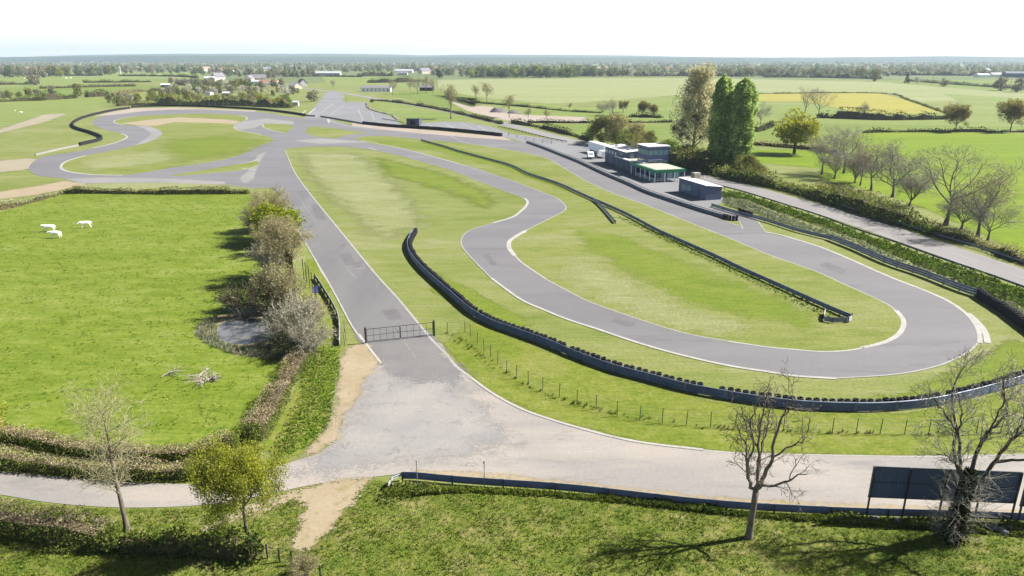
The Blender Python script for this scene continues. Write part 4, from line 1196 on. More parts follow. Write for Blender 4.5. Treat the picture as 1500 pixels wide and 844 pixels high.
def van(loc, rz, label, L=5.0, Wd=1.95, H=2.05, box=False):
    r = thing('van', label, 'van', loc, rz, 'white vans beside the clubhouse')
    if box:
        prof = [(-L / 2, .35), (L / 2 - .05, .35), (L / 2, .9), (L / 2 - .15, 1.15), (L / 2 - .75, 1.95), (L / 2 - 1.5, 2.0), (L / 2 - 1.55, H), (-L / 2, H)]
    else:
        prof = [(-L / 2, .35), (L / 2 - .1, .35), (L / 2, .6), (L / 2 - .05, .95), (L / 2 - .95, 1.2), (L / 2 - 1.65, H - .12), (L / 2 - 2.0, H), (-L / 2 + .15, H - .03), (-L / 2 + .02, H - .25)]
    bm = bmesh.new()
    vs = [bm.verts.new((x, -Wd / 2, z)) for x, z in prof]
    f = bm.faces.new(vs)
    ex = bmesh.ops.extrude_face_region(bm, geom=[f])
    bmesh.ops.translate(bm, verts=[v for v in ex['geom'] if isinstance(v, bmesh.types.BMVert)], vec=(0, Wd, 0))
    bmesh.ops.recalc_face_normals(bm, faces=bm.faces)
    bmesh.ops.bevel(bm, geom=list(bm.edges), offset=.07, segments=2, affect='EDGES')
    me = bpy.data.meshes.new('body'); bm.to_mesh(me); bm.free(); me.materials.append(M['car_white'])
    link('body', me, r)
    # windscreen, side windows, back windows
    x0, x1, z0, z1 = (L / 2 - .22, L / 2 - .72, 1.22, 1.9) if box else (L / 2 - 1.02, L / 2 - 1.6, 1.25, H - .2)
    n = np.array([z1 - z0, 0, x0 - x1]); n /= np.linalg.norm(n)
    mb = MB(); q = [np.array((x, y, z)) + n * .03 for x, y, z in ((x0, -Wd * .4, z0), (x0, Wd * .4, z0), (x1, Wd * .37, z1), (x1, -Wd * .37, z1))]
    mb.add(q + [p_ - n * .05 for p_ in q], [[0, 1, 2, 3], [0, 4, 5, 1], [1, 5, 6, 2], [2, 6, 7, 3], [3, 7, 4, 0]]); part('windscreen', mb, M['glass'], r)
    for s in (-1, 1):
        spans = [(x1 - .75, x1 - .05)] if box else [(x1 - .75, x1 + .1), (x1 - 1.7, x1 - .85)]
        for a, b in spans:
            mb = MB(); mb.box(((a + b) / 2, s * (Wd / 2 + .004), 1.5), (b - a, .02, .5)); part('window', mb, M['glass'], r)
        mb = MB(); mb.box((L / 2 - .06, s * Wd * .36, .82), (.14, .34, .2)); part('headlight', mb, M['lamp_glass'], r)
        mb = MB(); mb.box((x1 + .15, s * (Wd / 2 + .14), 1.25), (.12, .2, .28)); part('wing_mirror', mb, M['dark_steel'], r)
        for x in (L / 2 - .95, -L / 2 + 1.0):
            w = link('wheel', wheel_mb().build('tyre', M['rubber'], True), r, (x, s * (Wd / 2 - .11), .34))
            part('rim', rim_mb(), M['rail_pale'], w)
    mb = MB(); mb.box((L / 2, 0, .48), (.1, Wd * .9, .2)); part('bumper', mb, M['dark_steel'], r)
    return r


p = P(865, 232.3)
van((p[0], p[1], .075), math.atan2(-.966, .26) - .25, 'white van parked left of the clubhouse in front of the trailer')
p = P(881, 232)
van((p[0] + .3, p[1] + 1.5, .075), math.atan2(.966, -.26), 'white box van parked close against the clubhouse end wall', 4.6, 1.95, 2.4, True)
# trailer
tb, te = P(861.7, 222.5), np.array([31.6, 243.2, 0])
d = te - tb; L = np.linalg.norm(d)
r = thing('trailer', 'long white box trailer parked behind the vans at the end of the clubhouse', 'trailer', (tb[0], tb[1], .075), math.atan2(d[1], d[0]))
mb = MB(); mb.box((L / 2, 1.25, 2.35), (L, 2.5, 2.7)); part('body', mb, M['white'], r)
mb = MB(); mb.box((L / 2, 1.25, 3.715), (L + .02, 2.52, .03)); part('roof', mb, M['roof_pale'], r)
mb = MB(); mb.box((L / 2, 1.25, .9), (L * .96, 1.2, .2)); part('chassis', mb, M['dark_steel'], r)
for x in (1.6, 2.9, 4.2):
    for y in (.25, 2.25):
        w = link('wheel', wheel_mb(.5, .35).build('tyre', M['rubber'], True), r, (x, y, .5)); part('rim', rim_mb(.3, .3), M['rail_pale'], w)
for y in (.5, 2.0):
    mb = MB(); mb.box((L - 2.2, y, .4), (.14, .14, .8)); part('support_leg', mb, M['dark_steel'], r)
# white tarpaulined stack at the back of the clubhouse
p = P(1019, 262)
o = link('pallet_stack', None)
bpy.data.objects.remove(o)
r = thing('pallet_stack', 'pale wrapped pallet stack behind the hut beside the main road', 'pallet', (p[0], p[1], .075), .4)
mb = MB(); mb.box((0, 0, .07), (2.6, 1.6, .14)); part('pallet', mb, M['render_beige'], r)
bm = bmesh.new(); bmesh.ops.create_cube(bm, size=1); bmesh.ops.scale(bm, vec=(2.4, 1.5, 1.5), verts=bm.verts); bmesh.ops.bevel(bm, geom=list(bm.edges), offset=.12, segments=2, affect='EDGES')
me = bpy.data.meshes.new('wrapped_load'); bm.to_mesh(me); bm.free(); me.materials.append(M['roof_gravel']); link('wrapped_load', me, r, (0, 0, .9))

# ---- cattle
def cow_mesh(graze=0.0, stride=0.0, seed=0):
    vs = [(-.78, 0, 1.10, .31, .34), (-.3, 0, 1.03, .35, .36), (.2, 0, 1.0, .35, .37), (.6, 0, 1.06, .27, .33), (.9, 0, 1.18 - graze * .1, .17, .23),
          (1.15, 0, 1.25 - graze * .4, .13, .16), (1.32, 0, 1.27 - graze * .6, .125, .14), (1.6, 0, 1.08 - graze * .75, .085, .09)]
    ed = [(i, i + 1) for i in range(7)]

    def chain(root, pts):
        prev = root
        for p_ in pts:
            vs.append(p_); ed.append((prev, len(vs) - 1)); prev = len(vs) - 1
    for s in (-1, 1):
        k = stride * s
        chain(3, [(.52, .19 * s, .82, .13, .15), (.54 + k * .5, .2 * s, .46, .075, .075), (.5 + k, .2 * s, .14, .055, .055), (.54 + k, .2 * s, .03, .07, .06)])
        chain(0, [(-.78, .2 * s, .86, .15, .2), (-.66 - k * .3, .22 * s, .66, .11, .13), (-.88 - k * .6, .21 * s, .46, .065, .075), (-.84 - k, .21 * s, .14, .055, .055), (-.8 - k, .21 * s, .03, .07, .06)])
        chain(6, [(1.24, .2 * s, 1.32 - graze * .6, .04, .05)])
    chain(0, [(-1.08, 0, 1.2, .05, .05), (-1.16, 0, .85, .03, .03), (-1.15, 0, .55, .045, .045)])
    me = bpy.data.meshes.new('cow_skeleton')
    me.from_pydata([v[:3] for v in vs], ed, [])
    o = bpy.data.objects.new('cow_skeleton', me); COL.objects.link(o)
    o.modifiers.new('Skin', 'SKIN')
    for i, v in enumerate(vs):
        sv = me.skin_vertices[0].data[i]
        sv.radius = (v[3], v[4]); sv.use_root = (i == 0)
    ss = o.modifiers.new('Sub', 'SUBSURF'); ss.levels = 2; ss.render_levels = 2
    dg = bpy.context.evaluated_depsgraph_get()
    out = bpy.data.meshes.new_from_object(o.evaluated_get(dg))
    bpy.data.objects.remove(o)
    out.name = 'cow_body'
    out.polygons.foreach_set('use_smooth', np.ones(len(out.polygons), bool))
    out.materials.clear(); out.materials.append(M['cow'])
    return out


M['cow'] = m_plain('white_hide', (.74, .72, .66, 1), .9, .1, var=.06, scale=3)
CW = [cow_mesh(.0, .06), cow_mesh(.25, -.08), cow_mesh(.55, .12)]
for k, (x, y, rz, lab) in enumerate([(73, 339.5, 3.35, 'white cow standing farthest left of the three in the pasture'), (82, 349, 3.25, 'white cow nearest to the camera of the three in the pasture'), (126, 334, 3.5, 'white cow standing a little apart to the right of the other two')]):
    o = link('cow', CW[k], None, tuple(P(x, y)), rz); o.location[2] = .05; o.scale = (1.0, 1.0, 1.0)
    tag(o, lab, 'cow', 'white cows in the near pasture')
for k, (x, y) in enumerate([(97, 115.5), (99.5, 116.2), (104, 115.2), (209, 110.2), (227, 110), (232, 110.3), (237, 110.1), (242, 110.4), (36, 116)]):
    o = link('cow', CW[k % 3], None, tuple(P(x, y)), 1 + k * 1.7); o.scale = (1.2, 1.2, 1.2)
    tag(o, 'tiny white cow grazing in the distant meadow at the upper left', 'cow', 'distant white cows')
for k, (x, y, lab) in enumerate([(22, 163.5, 'left of two pale cows beyond the dirt track at the far left'), (31, 166, 'right of two pale cows beyond the dirt track at the far left')]):
    o = link('cow', CW[k], None, tuple(P(x, y)), 2.5 + k); o.scale = (.75, .75, .75)
    tag(o, lab, 'cow', 'pale cows beyond the dirt track')

# ---- masts and poles
def mast(px, py, yt, r0, mat, label, name='utility_pole', cat='pole', arm=0.0, grp=None):
    p = P(px, py); h = hgt(px, py, yt)
    r = thing(name, label, cat, tuple(p), 0, grp)
    mb = MB(); mb.tube([(0, 0, 0), (0, 0, h)], [r0, r0 * .7], 7); part('shaft', mb, M[mat], r)
    if arm:
        mb = MB(); mb.bar((-arm, 0, h - .5), (arm, 0, h - .5), .14); part('crossarm', mb, M[mat], r)


mast(177.5, 110.5, 97, .5, 'white', 'pale leaning-looking silo-like white mast in the distant left meadow', 'mast', 'mast')
mast(12, 133.5, 117, .2, 'rail_pale', 'grey utility pole in the meadow at the far left', arm=.8, grp='utility poles')
mast(137, 112, 100, .2, 'rail_pale', 'utility pole left of the distant white mast', arm=.9, grp='utility poles')
mast(1365, 125, 112, .25, 'dark_steel', 'dark utility pole in the green meadow at the far right', arm=.9, grp='utility poles')
mast(1481, 123, 113, .25, 'dark_steel', 'dark utility pole at the right edge beyond the meadow', arm=.9, grp='utility poles')
mast(507.5, 151, 143, .12, 'dark_steel', 'dark lamp post at the far entrance of the paddock', 'lamp_post', 'lamp post')
# ================================================================== VEGETATION
M['bark'] = m_bark('grey_bark', C(112, 100, 88), C(164, 152, 136))
M['bark_dark'] = m_bark('dark_bark', C(78, 66, 58), C(124, 110, 98))
M['bark_pale'] = m_bark('lichen_bark', C(150, 142, 122), C(206, 198, 176))
M['twig_tan'] = m_bark('tan_twigs', C(150, 138, 110), C(184, 174, 146))
M['twig_yellow'] = m_bark('yellowish_twigs', C(158, 152, 110), C(192, 186, 146))
M['twig_grey'] = m_bark('grey_twigs', C(154, 148, 130), C(190, 184, 166))
M['leaf_ygreen'] = m_leaf('yellow_green_leaves', CL(132, 142, 42), CL(176, 182, 66), CL(206, 206, 98), .45)
M['leaf_lime'] = m_leaf('lime_leaves', CL(144, 150, 42), CL(190, 192, 64), CL(212, 208, 92), .45)
M['leaf_yellow'] = m_leaf('yellow_blossom', CL(128, 148, 24), CL(168, 184, 40), CL(196, 204, 76), .35)
M['leaf_poplar'] = m_leaf('poplar_leaves', C(124, 156, 74, 1.35), C(170, 194, 106, 1.35), C(212, 222, 152, 1.35), .45, .35)
M['leaf_pale'] = m_leaf('pale_catkin_leaves', CL(204, 198, 150), CL(230, 224, 180), CL(240, 236, 200), .5, .3)
M['leaf_dark'] = m_leaf('dark_evergreen_leaves', CL(44, 58, 28), CL(72, 88, 42), CL(104, 120, 60), .15)
M['leaf_mid'] = m_leaf('mid_green_leaves', CL(88, 112, 44), CL(128, 150, 66), CL(166, 180, 94), .4)
M['leaf_olive'] = m_leaf('olive_leaves', CL(110, 116, 56), CL(146, 148, 80), CL(176, 174, 106), .3)
M['leaf_bud'] = m_leaf('tan_buds', CL(156, 144, 98), CL(190, 180, 126), CL(208, 202, 144), .4)
M['leaf_oak'] = m_leaf('bronze_oak_leaves', CL(128, 116, 62), CL(166, 154, 84), CL(190, 180, 104), .4)
M['leaf_haze'] = m_leaf('bare_twig_haze', CL(162, 158, 132), CL(188, 184, 158), CL(204, 200, 174), .35)
M['leaf_hedge'] = m_leaf('hedge_leaves', CL(88, 108, 44), CL(126, 140, 66), CL(162, 166, 98), .3)
M['leaf_hedgetop'] = m_leaf('clipped_hedge_twigs', CL(150, 134, 106), CL(180, 164, 134), CL(200, 190, 158), .2)
M['hedge_core'] = m_bark('hedge_wood', C(84, 76, 56), C(120, 108, 80))
M['leaf_ivy'] = m_leaf('ivy_leaves', C(34, 46, 20), C(62, 76, 30), C(96, 112, 48), .12)
M['leaf_ditch'] = m_leaf('ditch_plants', C(92, 132, 36, 2.6), C(126, 156, 52, 2.6), C(164, 180, 92, 2.6), .3)
M['leaf_reed'] = m_leaf('grey_reeds', CL(128, 140, 104), CL(160, 168, 136), CL(186, 190, 160), .2)
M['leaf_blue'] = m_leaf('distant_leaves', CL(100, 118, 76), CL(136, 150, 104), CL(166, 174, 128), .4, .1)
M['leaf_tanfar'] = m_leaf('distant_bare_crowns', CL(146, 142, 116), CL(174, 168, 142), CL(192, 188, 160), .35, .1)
M['leaf_conifer'] = m_leaf('conifer_needles', CL(36, 52, 36), CL(58, 74, 50), CL(80, 94, 66), .1)
M['leaf_blossom'] = m_leaf('white_blossom', CL(196, 190, 176), CL(222, 216, 204), CL(238, 232, 222), .3)
M['grass_blade'] = m_leaf('grass_tufts', CL(92, 134, 30), CL(126, 160, 50), CL(176, 182, 100), .3, .2)
M['grass_dark'] = m_leaf('rank_grass', CL(84, 112, 30), CL(120, 140, 48), CL(168, 164, 92), .3, .2)


def unit(v):
    return v / (np.linalg.norm(v) + 1e-9)


def grow(rng, segs, tips, p, d, L, r, lvl, cfg):
    n = cfg['seg'][lvl]
    pts, rad = [p], [r]
    end = cfg.get('end', .35)
    for i in range(n):
        d = unit(d + rng.normal(0, cfg['wob'][lvl], 3) + np.array([0, 0, cfg['up'][lvl]]))
        p = p + d * L / n
        pts.append(p); rad.append(r * (1 - (1 - end) * (i + 1) / n))
    segs.append((np.array(pts), np.array(rad), lvl))
    tips.append((p, lvl))
    if lvl + 1 < len(cfg['seg']):
        k = cfg['kids'][lvl]; s0 = cfg['start'][lvl]
        az = rng.uniform(0, 6.28)
        for j in range(k):
            t = s0 + (1 - s0) * (j + rng.uniform(.2, .9)) / k
            f = t * n; i = min(int(f), n - 1)
            q = pts[i] + (pts[i + 1] - pts[i]) * (f - i)
            rr = rad[i] + (rad[i + 1] - rad[i]) * (f - i)
            dd = unit(pts[i + 1] - pts[i])
            az += 2.4 + rng.normal(0, .5)
            a = np.cross(dd, [.3, .2, .9] if abs(dd[2]) < .9 else [1, 0, 0]); a = unit(a); b = np.cross(dd, a)
            ang = R(cfg['ang'][lvl] + rng.normal(0, 8))
            nd = unit(dd * math.cos(ang) + (a * math.cos(az) + b * math.sin(az)) * math.sin(ang))
            LL = cfg['len'][lvl + 1] * (1 - cfg.get('conic', .35) * t) * rng.uniform(.75, 1.2)
            grow(rng, segs, tips, q, nd, LL, min(rr * .8, cfg['rad'][lvl + 1]), lvl + 1, cfg)


SIDES = [9, 6, 4, 3, 3]


def tree_meshes(seed, cfg, wood, twig=None, split=3):
    rng = np.random.default_rng(seed)
    segs, tips = [], []
    grow(rng, segs, tips, np.array([0, 0, -.1]), np.array([cfg.get('lean', 0), 0, 1.0]), cfg['len'][0], cfg['rad'][0], 0, cfg)
    trunk, crown = MB(), MB()
    for pts, rad, l in segs:
        if l == 0:
            rad = rad.copy(); rad[0] *= 1.45
        (trunk if l < split else crown).tube(pts, np.maximum(rad, cfg.get('rmin', .008)), SIDES[l])
    return rng, trunk, crown, np.array([t for t, l in tips if l >= len(cfg['seg']) - 2]), np.array([t for t, l in tips if l == len(cfg['seg']) - 1])


def tree(name, label, loc, trunk, crown, mt, mc, cat='tree', group=None, rz=0.0):
    r = thing(name, label, cat, tuple(loc), rz, group)
    part('trunk', trunk, M[mt], r, True)
    if crown.n:
        part('crown', crown, M[mc] if isinstance(mc, str) else [M[k] for k in mc], r)
    return r


# -- foreground trees
# young tree with lichen-yellow twigs
cfg = dict(seg=[9, 5, 4, 3], kids=[34, 8, 5], start=[.3, .2, .25], ang=[50, 42, 45], wob=[.05, .13, .2, .25], up=[.05, .04, .03, .0], len=[9.4, 2.9, 1.3, .7], rad=[.19, .04, .015, .009], rmin=.009, end=.12, conic=.1, lean=-.05)
rng, tr, cr, tp, tp2 = tree_meshes(11, cfg, None, split=1)
tree('bare_tree', 'slender bare tree with yellowish lichened twigs left of the bottom road', P(187, 779), tr, cr, 'bark', 'twig_yellow')
# yellow-green leafing tree
cfg = dict(seg=[4, 6, 5, 4, 2], kids=[5, 6, 5, 3], start=[.7, .25, .3, .3], ang=[36, 48, 45, 45], wob=[.06, .12, .18, .2, .2], up=[.05, .15, .05, -.02, -.05], len=[3.5, 4.6, 2.3, 1.1, .55], rad=[.21, .11, .05, .02, .012], rmin=.01, end=.4)
rng, tr, cr, tp, tp2 = tree_meshes(5, cfg, None, split=3)
cr2 = MB(); cr2.v, cr2.q, cr2.t, cr2.n = list(cr.v), list(cr.q), list(cr.t), cr.n
cr2.qm = [np.ones(len(a), int) for a in cr.q]; cr2.tm = [np.ones(len(a), int) for a in cr.t]
pts = np.concatenate([tp2 + rng.normal(0, .27, tp2.shape) for _ in range(84)])
cr2.cards(pts, .125, rng, .8)
tree('leafing_tree', 'small tree in fresh yellow-green leaf beside the bottom road', P(365, 800), tr, cr2, 'bark', ('leaf_ygreen', 'bark'), rz=.6).scale = (.8, .8, 1.06)
# trees whose limbs are laid out one by one
def limb_tree(seed, stem, stem_r, limbs, dens, Ls=(.9, 2.3), rmin=.014):
    rng = np.random.default_rng(seed)
    cfg = dict(seg=[5, 6, 5, 4, 3], kids=[6, 6, 4, 4], start=[.2, .2, .2, .2], ang=[46, 46, 44, 46], wob=[.1, .16, .18, .22, .25], up=[.1, .06, .05, .03, .0], len=[3, 2.9, 1.7, .9, .5], rad=[.1, .055, .03, .018, .014], rmin=.014, end=.25, conic=.25)
    trunk, crown = MB(), MB()
    trunk.tube(stem, stem_r, 10)
    segs, tips = [], []
    for pts, r0 in limbs:
        p = crom(np.array(pts, float), 4); m = len(p)
        p[1:-1] += rng.normal(0, .05, (m - 2, 3))
        rad = np.linspace(r0, .03, m)
        segs.append((p, rad, 1))
        L = np.linalg.norm(np.diff(p, axis=0), axis=1).sum()
        for k in range(int(L * dens)):
            t = rng.uniform(.22, 1) * (m - 1.01); i = int(t); q = p[i] + (p[i + 1] - p[i]) * (t - i)
            d = unit(unit(p[i + 1] - p[i]) + rng.normal(0, .62, 3))
            grow(rng, segs, tips, q, d, rng.uniform(*Ls), min(rad[i] * .6, .045), 2, cfg)
    for pts, rad, l in segs:
        (trunk if l < 2 else crown).tube(pts, np.maximum(rad, rmin), [9, 7, 4, 3, 3][l])
    return rng, trunk, crown


fork = np.array([.1, 0, 3.75])
limbs = [([fork, (-.5, .1, 4.6), (-.75, .2, 5.8), (-1.0, .3, 7.2), (-1.9, .2, 8.8)], .15), ([(-.75, .2, 5.8), (-.45, .3, 7.2), (-.7, .6, 8.8), (-.5, .7, 10.2)], .09),
         ([fork, (.2, .3, 5.0), (.15, .7, 6.8), (.25, .9, 8.8), (.6, 1.0, 11.3)], .14), ([fork, (.45, -.1, 4.8), (.95, -.1, 6.4), (1.1, .1, 8.2), (1.6, .2, 9.8), (2.1, .2, 10.8)], .17),
         ([(.95, -.1, 6.4), (1.6, -.4, 7.2), (2.6, -.7, 7.9), (3.2, -.8, 8.3)], .08), ([fork + (.1, 0, .5), (1.0, -.5, 4.55), (2.1, -1.0, 5.1), (2.6, -1.2, 5.7), (3.3, -1.4, 5.9)], .11),
         ([(.15, .7, 6.8), (-.6, 1.4, 8.0), (-1.3, 1.7, 9.6)], .07), ([(.2, .3, 5.0), (.7, 1.3, 6.4), (1.1, 2.0, 8.2), (1.3, 2.2, 9.6)], .09), ([(-.5, .1, 4.6), (-1.0, -.8, 5.6), (-1.2, -1.4, 7.0), (-1.5, -1.6, 8.2)], .08)]
limbs = [([np.array(p) * (.88, .8, 1) for p in pts], r0) for pts, r0 in limbs]
rng, tr, cr = limb_tree(23, [(0, 0, -.15), (0, 0, .5), (.03, .02, 1.8), (.06, 0, 3.0), fork], [.34, .25, .21, .2, .22], limbs, 1.15)
tree('bare_tree', 'bare forked tree beside the front guardrail left of the billboards', P(1097, 788), tr, cr, 'bark', 'bark')
# big ivy-clad tree
f0 = np.array([.05, 0, 4.2])
limbs = [([f0, (-.2, .2, 5.4), (-.75, .5, 8.0), (-1.75, .8, 9.4), (-2.6, 1.0, 10.4)], .2), ([f0, (.4, .1, 5.7), (.75, .2, 7.8), (1.25, .3, 8.5), (2.1, .5, 9.6), (1.75, .7, 10.9), (1.4, .8, 12.2)], .22),
         ([f0, (.9, -.3, 4.9), (1.4, -.5, 6.7), (2.1, -.8, 8.7), (3.4, -1.0, 9.6), (5.1, -1.2, 10.5)], .24), ([(1.4, -.5, 6.5), (2.75, -1.4, 7.2), (4.1, -2.0, 8.0), (5.4, -2.2, 8.0)], .15),
         ([f0, (-.4, 1.0, 6.3), (-.25, 1.6, 8.0), (-.9, 1.8, 10.4), (-.3, 1.9, 12.4)], .17), ([(.75, .2, 7.8), (.6, -.4, 9.2), (.9, -.6, 10.8), (.5, -.7, 12.6)], .11),
         ([(2.1, -.8, 8.7), (2.7, -.3, 10.0), (2.9, .1, 11.6)], .1), ([(-.2, .2, 5.4), (-1.3, -.8, 6.4), (-2.4, -1.4, 7.4), (-3.4, -1.6, 7.8)], .1), ([(-.75, .5, 8.0), (-1.0, .2, 9.6), (-1.6, .2, 11.2)], .09)]
limbs = [(p_, r_ * .72) for p_, r_ in limbs]
rng, tr, cr = limb_tree(31, [(0, 0, -.15), (0, 0, .6), (.03, 0, 2.0), (.05, 0, 3.4), f0], [.52, .4, .34, .32, .34], limbs, 2.3, (1.0, 2.6), .013)
r = tree('ivy_clad_tree', 'large bare tree with an ivy-covered trunk in front of the dark billboard', P(1393, 790), tr, cr, 'bark_dark', 'twig_grey')
iv = MB()
a = rng.uniform(0, 6.28, 3800); z = rng.uniform(0, 5.6, 3800); rad = (.6 - .05 * z) * rng.uniform(.6, 1.25, 3800) + .2 * (z < 1.3) * rng.uniform(0, 1.8, 3800)
iv.cards(np.c_[rad * np.cos(a) + .05 * z, rad * np.sin(a), z], .17, rng)
part('ivy', iv, M['leaf_ivy'], r)
sh = MB()
for k in range(150):   # epicormic shoots round the trunk
    a = rng.uniform(0, 6.28); z = rng.uniform(.3, 5.2); L = rng.uniform(.9, 2.4)
    d = np.array([math.cos(a), math.sin(a), rng.uniform(-.15, .6)])
    p0 = np.array([.3 * math.cos(a) + .05 * z, .3 * math.sin(a), z])
    pts = [p0, p0 + d * L * .5 + rng.normal(0, .1, 3), p0 + d * L + rng.normal(0, .2, 3) + (0, 0, .2)]
    sh.tube(pts, [.016, .012, .008], 3)
    for j in range(5):
        q = p0 + d * L * rng.uniform(.3, .9); sh.tube([q, q + rng.normal(0, .3, 3)], [.009, .006], 3)
part('shoots', sh, M['twig_grey'], r)
# yellow tree cut by the left edge
cfg = dict(seg=[4, 5, 4, 3], kids=[6, 6, 5], start=[.5, .3, .3], ang=[45, 45, 45], wob=[.06, .13, .18, .2], up=[.05, .09, .03, -.02], len=[2.6, 3.2, 1.7, .8], rad=[.18, .09, .04, .014], rmin=.01, end=.4)
rng, tr, cr, tp, tp2 = tree_meshes(8, cfg, None, split=3)
cr.cards(np.concatenate([tp + rng.normal(0, .3, tp.shape) for _ in range(22)]), .16, rng, .8)
tree('leafing_tree', 'yellow-green tree cut off by the left edge above the near hedge', P(-22, 655), tr, cr, 'bark', 'leaf_lime')


# -- generic templates (first use places the template, later uses copy it)
def bare_cfg(H, spread=1.0, fork=.3, n1=6, dens=1.0):
    return dict(seg=[4, 7, 5, 4, 3], kids=[n1, int(7 * dens), int(6 * dens), int(5 * dens)], start=[.55, .22, .2, .15], ang=[36 * spread, 40, 42, 42], wob=[.05, .11, .16, .2, .25], up=[.03, .07, .05, .03, .0],
                len=[H * fork * 1.4, H * .62, H * .27, H * .13, H * .06], rad=[H * .021, H * .011, H * .0045, .022, .014], rmin=.014, end=.3, conic=.3)


TEMPL = {}


def use(key, maker, loc, label, rz=None, s=1.0, group=None, sz=None):
    rz = random.uniform(0, 6.28) if rz is None else rz
    if key not in TEMPL:
        r = maker(); TEMPL[key] = r
        r.location = tuple(loc); r.rotation_euler[2] = rz; r['label'] = label
        if group: r['group'] = group
    else:
        r = dup(TEMPL[key], tuple(loc), rz, None, label)
        if group: r['group'] = group
        elif 'group' in r: del r['group']
    r.scale = (s, s, sz or s)
    return r


def mk_bare(seed, H, twig='twig_grey', bark='bark', spread=1.0, dens=1.0, fork=.3, n1=6, name='bare_tree', buds=None, bs=.16, bn=4):
    def f():
        rng, tr, cr, tp, tp2 = tree_meshes(seed, bare_cfg(H, spread, fork, n1, dens), None, split=3)
        cr.cards(np.concatenate([tp2 + rng.normal(0, .22, tp2.shape) for _ in range(3)]), .6, rng, .05)
        if buds:
            cr.cards(np.concatenate([tp2 + rng.normal(0, .25, tp2.shape) for _ in range(bn)]), bs, rng, m=1)
            return tree(name, '', (0, 0, 0), tr, cr, bark, (twig, buds))
        return tree(name, '', (0, 0, 0), tr, cr, bark, twig)
    return f


def hs(px, py, yt, H):
    return hgt(px, py, yt) / H


# bare trees along the right hedge
BT = [('bt1', 41, 1.0, 1385, 330, 218, 'tall bare tree with a straight dark trunk above the roadside hedge'),
      ('bt2', 42, 1.35, 1432, 347, 256, 'broad bare tree at the right end of the roadside hedge'),
      ('bt3', 43, 1.3, 1307, 289, 206, 'wide-spreading bare tree with fanned stems left of the straight-trunked one'),
      ('bt2', 42, 1.2, 1276, 279, 214, 'bare tree with two dark stems left of the fanned one'),
      ('bt3', 43, 1.1, 1236, 254, 188, 'bare tree leaning right beside the yellow-green round tree'),
      ('bt1', 41, 1.0, 1408, 336, 268, 'small leaning bare tree between two larger ones by the crop field'),
      ('bt3', 43, 1.0, 1252, 268, 212, 'thin bare tree with a pinkish twig haze in the roadside hedge'),
      ('bt1', 41, 1.2, 1222, 262, 205, 'pinkish bare tree at the foot of the yellow-green round tree'),
      ('bt2', 42, 1.1, 1332, 301, 236, 'low bare tree right of the fanned one'),
      ('bt3', 43, 1.1, 1204, 256, 200, 'bare shrubby tree at the left end of the roadside bare trees'),
      ('bt2', 42, 1.1, 1260, 272, 228, 'small bare tree in front of the two-stemmed one'),
      ('bt3', 43, 1.1, 1447, 352, 290, 'low bare tree at the right end behind the broad one')]
VAR = {4: ('bt4', 45, 1.15), 5: ('bt6', 49, 1.2), 6: ('bt5', 47, .8), 7: ('bt6', 49, 1.2), 8: ('bt5', 47, .8), 9: ('bt4', 45, 1.15)}
BT = [(VAR[k] + t[3:]) if k in VAR else t for k, t in enumerate(BT)]
for key, sd, sp, px, py, yt, lab in BT:
    r_ = use(key, mk_bare(sd, 12, spread=sp, dens=1.0 if key != 'bt1' else .85, twig='twig_tan' if key == 'bt2' else 'twig_grey', fork={'bt3': .22, 'bt5': .12, 'bt6': .16}.get(key, .32), n1={'bt3': 8, 'bt5': 10, 'bt6': 9}.get(key, 6)), P(px, py), lab, s=hs(px, py, yt, 12.2), group='bare trees along the roadside hedge')
    r_.scale = (r_.scale[0] * 1.36, r_.scale[1] * 1.36, r_.scale[2] * 1.08)

# left hedgerow beside the access road
LH = [('lh1', 51, 'twig_tan', 'leaf_bud', 397, 338, 264, 'tan budding tree at the far end of the hedgerow beside the pasture'),
      ('lh2', 52, 'twig_tan', 'leaf_bud', 426, 412, 300, 'largest tan budding tree of the hedgerow with an ivy-darkened trunk'),
      ('lh1', 51, 'twig_tan', 'leaf_bud', 408, 372, 305, 'tan budding tree behind the ivy-trunked one in the hedgerow')]
for key, sd, tw, bud, px, py, yt, lab in LH:
    r = use(key, mk_bare(sd, 9, tw, 'bark_dark', 1.25, 1.0, .3, 7, 'budding_tree', bud, .15, 6), P(px, py), lab, s=.9 * hs(px, py, yt, 9.3), group='budding trees of the pasture hedgerow')
    if key == 'lh2':
        rg = np.random.default_rng(3); iv = MB(); a = rg.uniform(0, 6.28, 1500); z = rg.uniform(0, 4.2, 1500)
        iv.cards(np.c_[.42 * np.cos(a) * rg.uniform(.6, 1.2, 1500), .42 * np.sin(a) * rg.uniform(.6, 1.2, 1500), z], .17, rg)
        part('ivy', iv, M['leaf_ivy'], r)


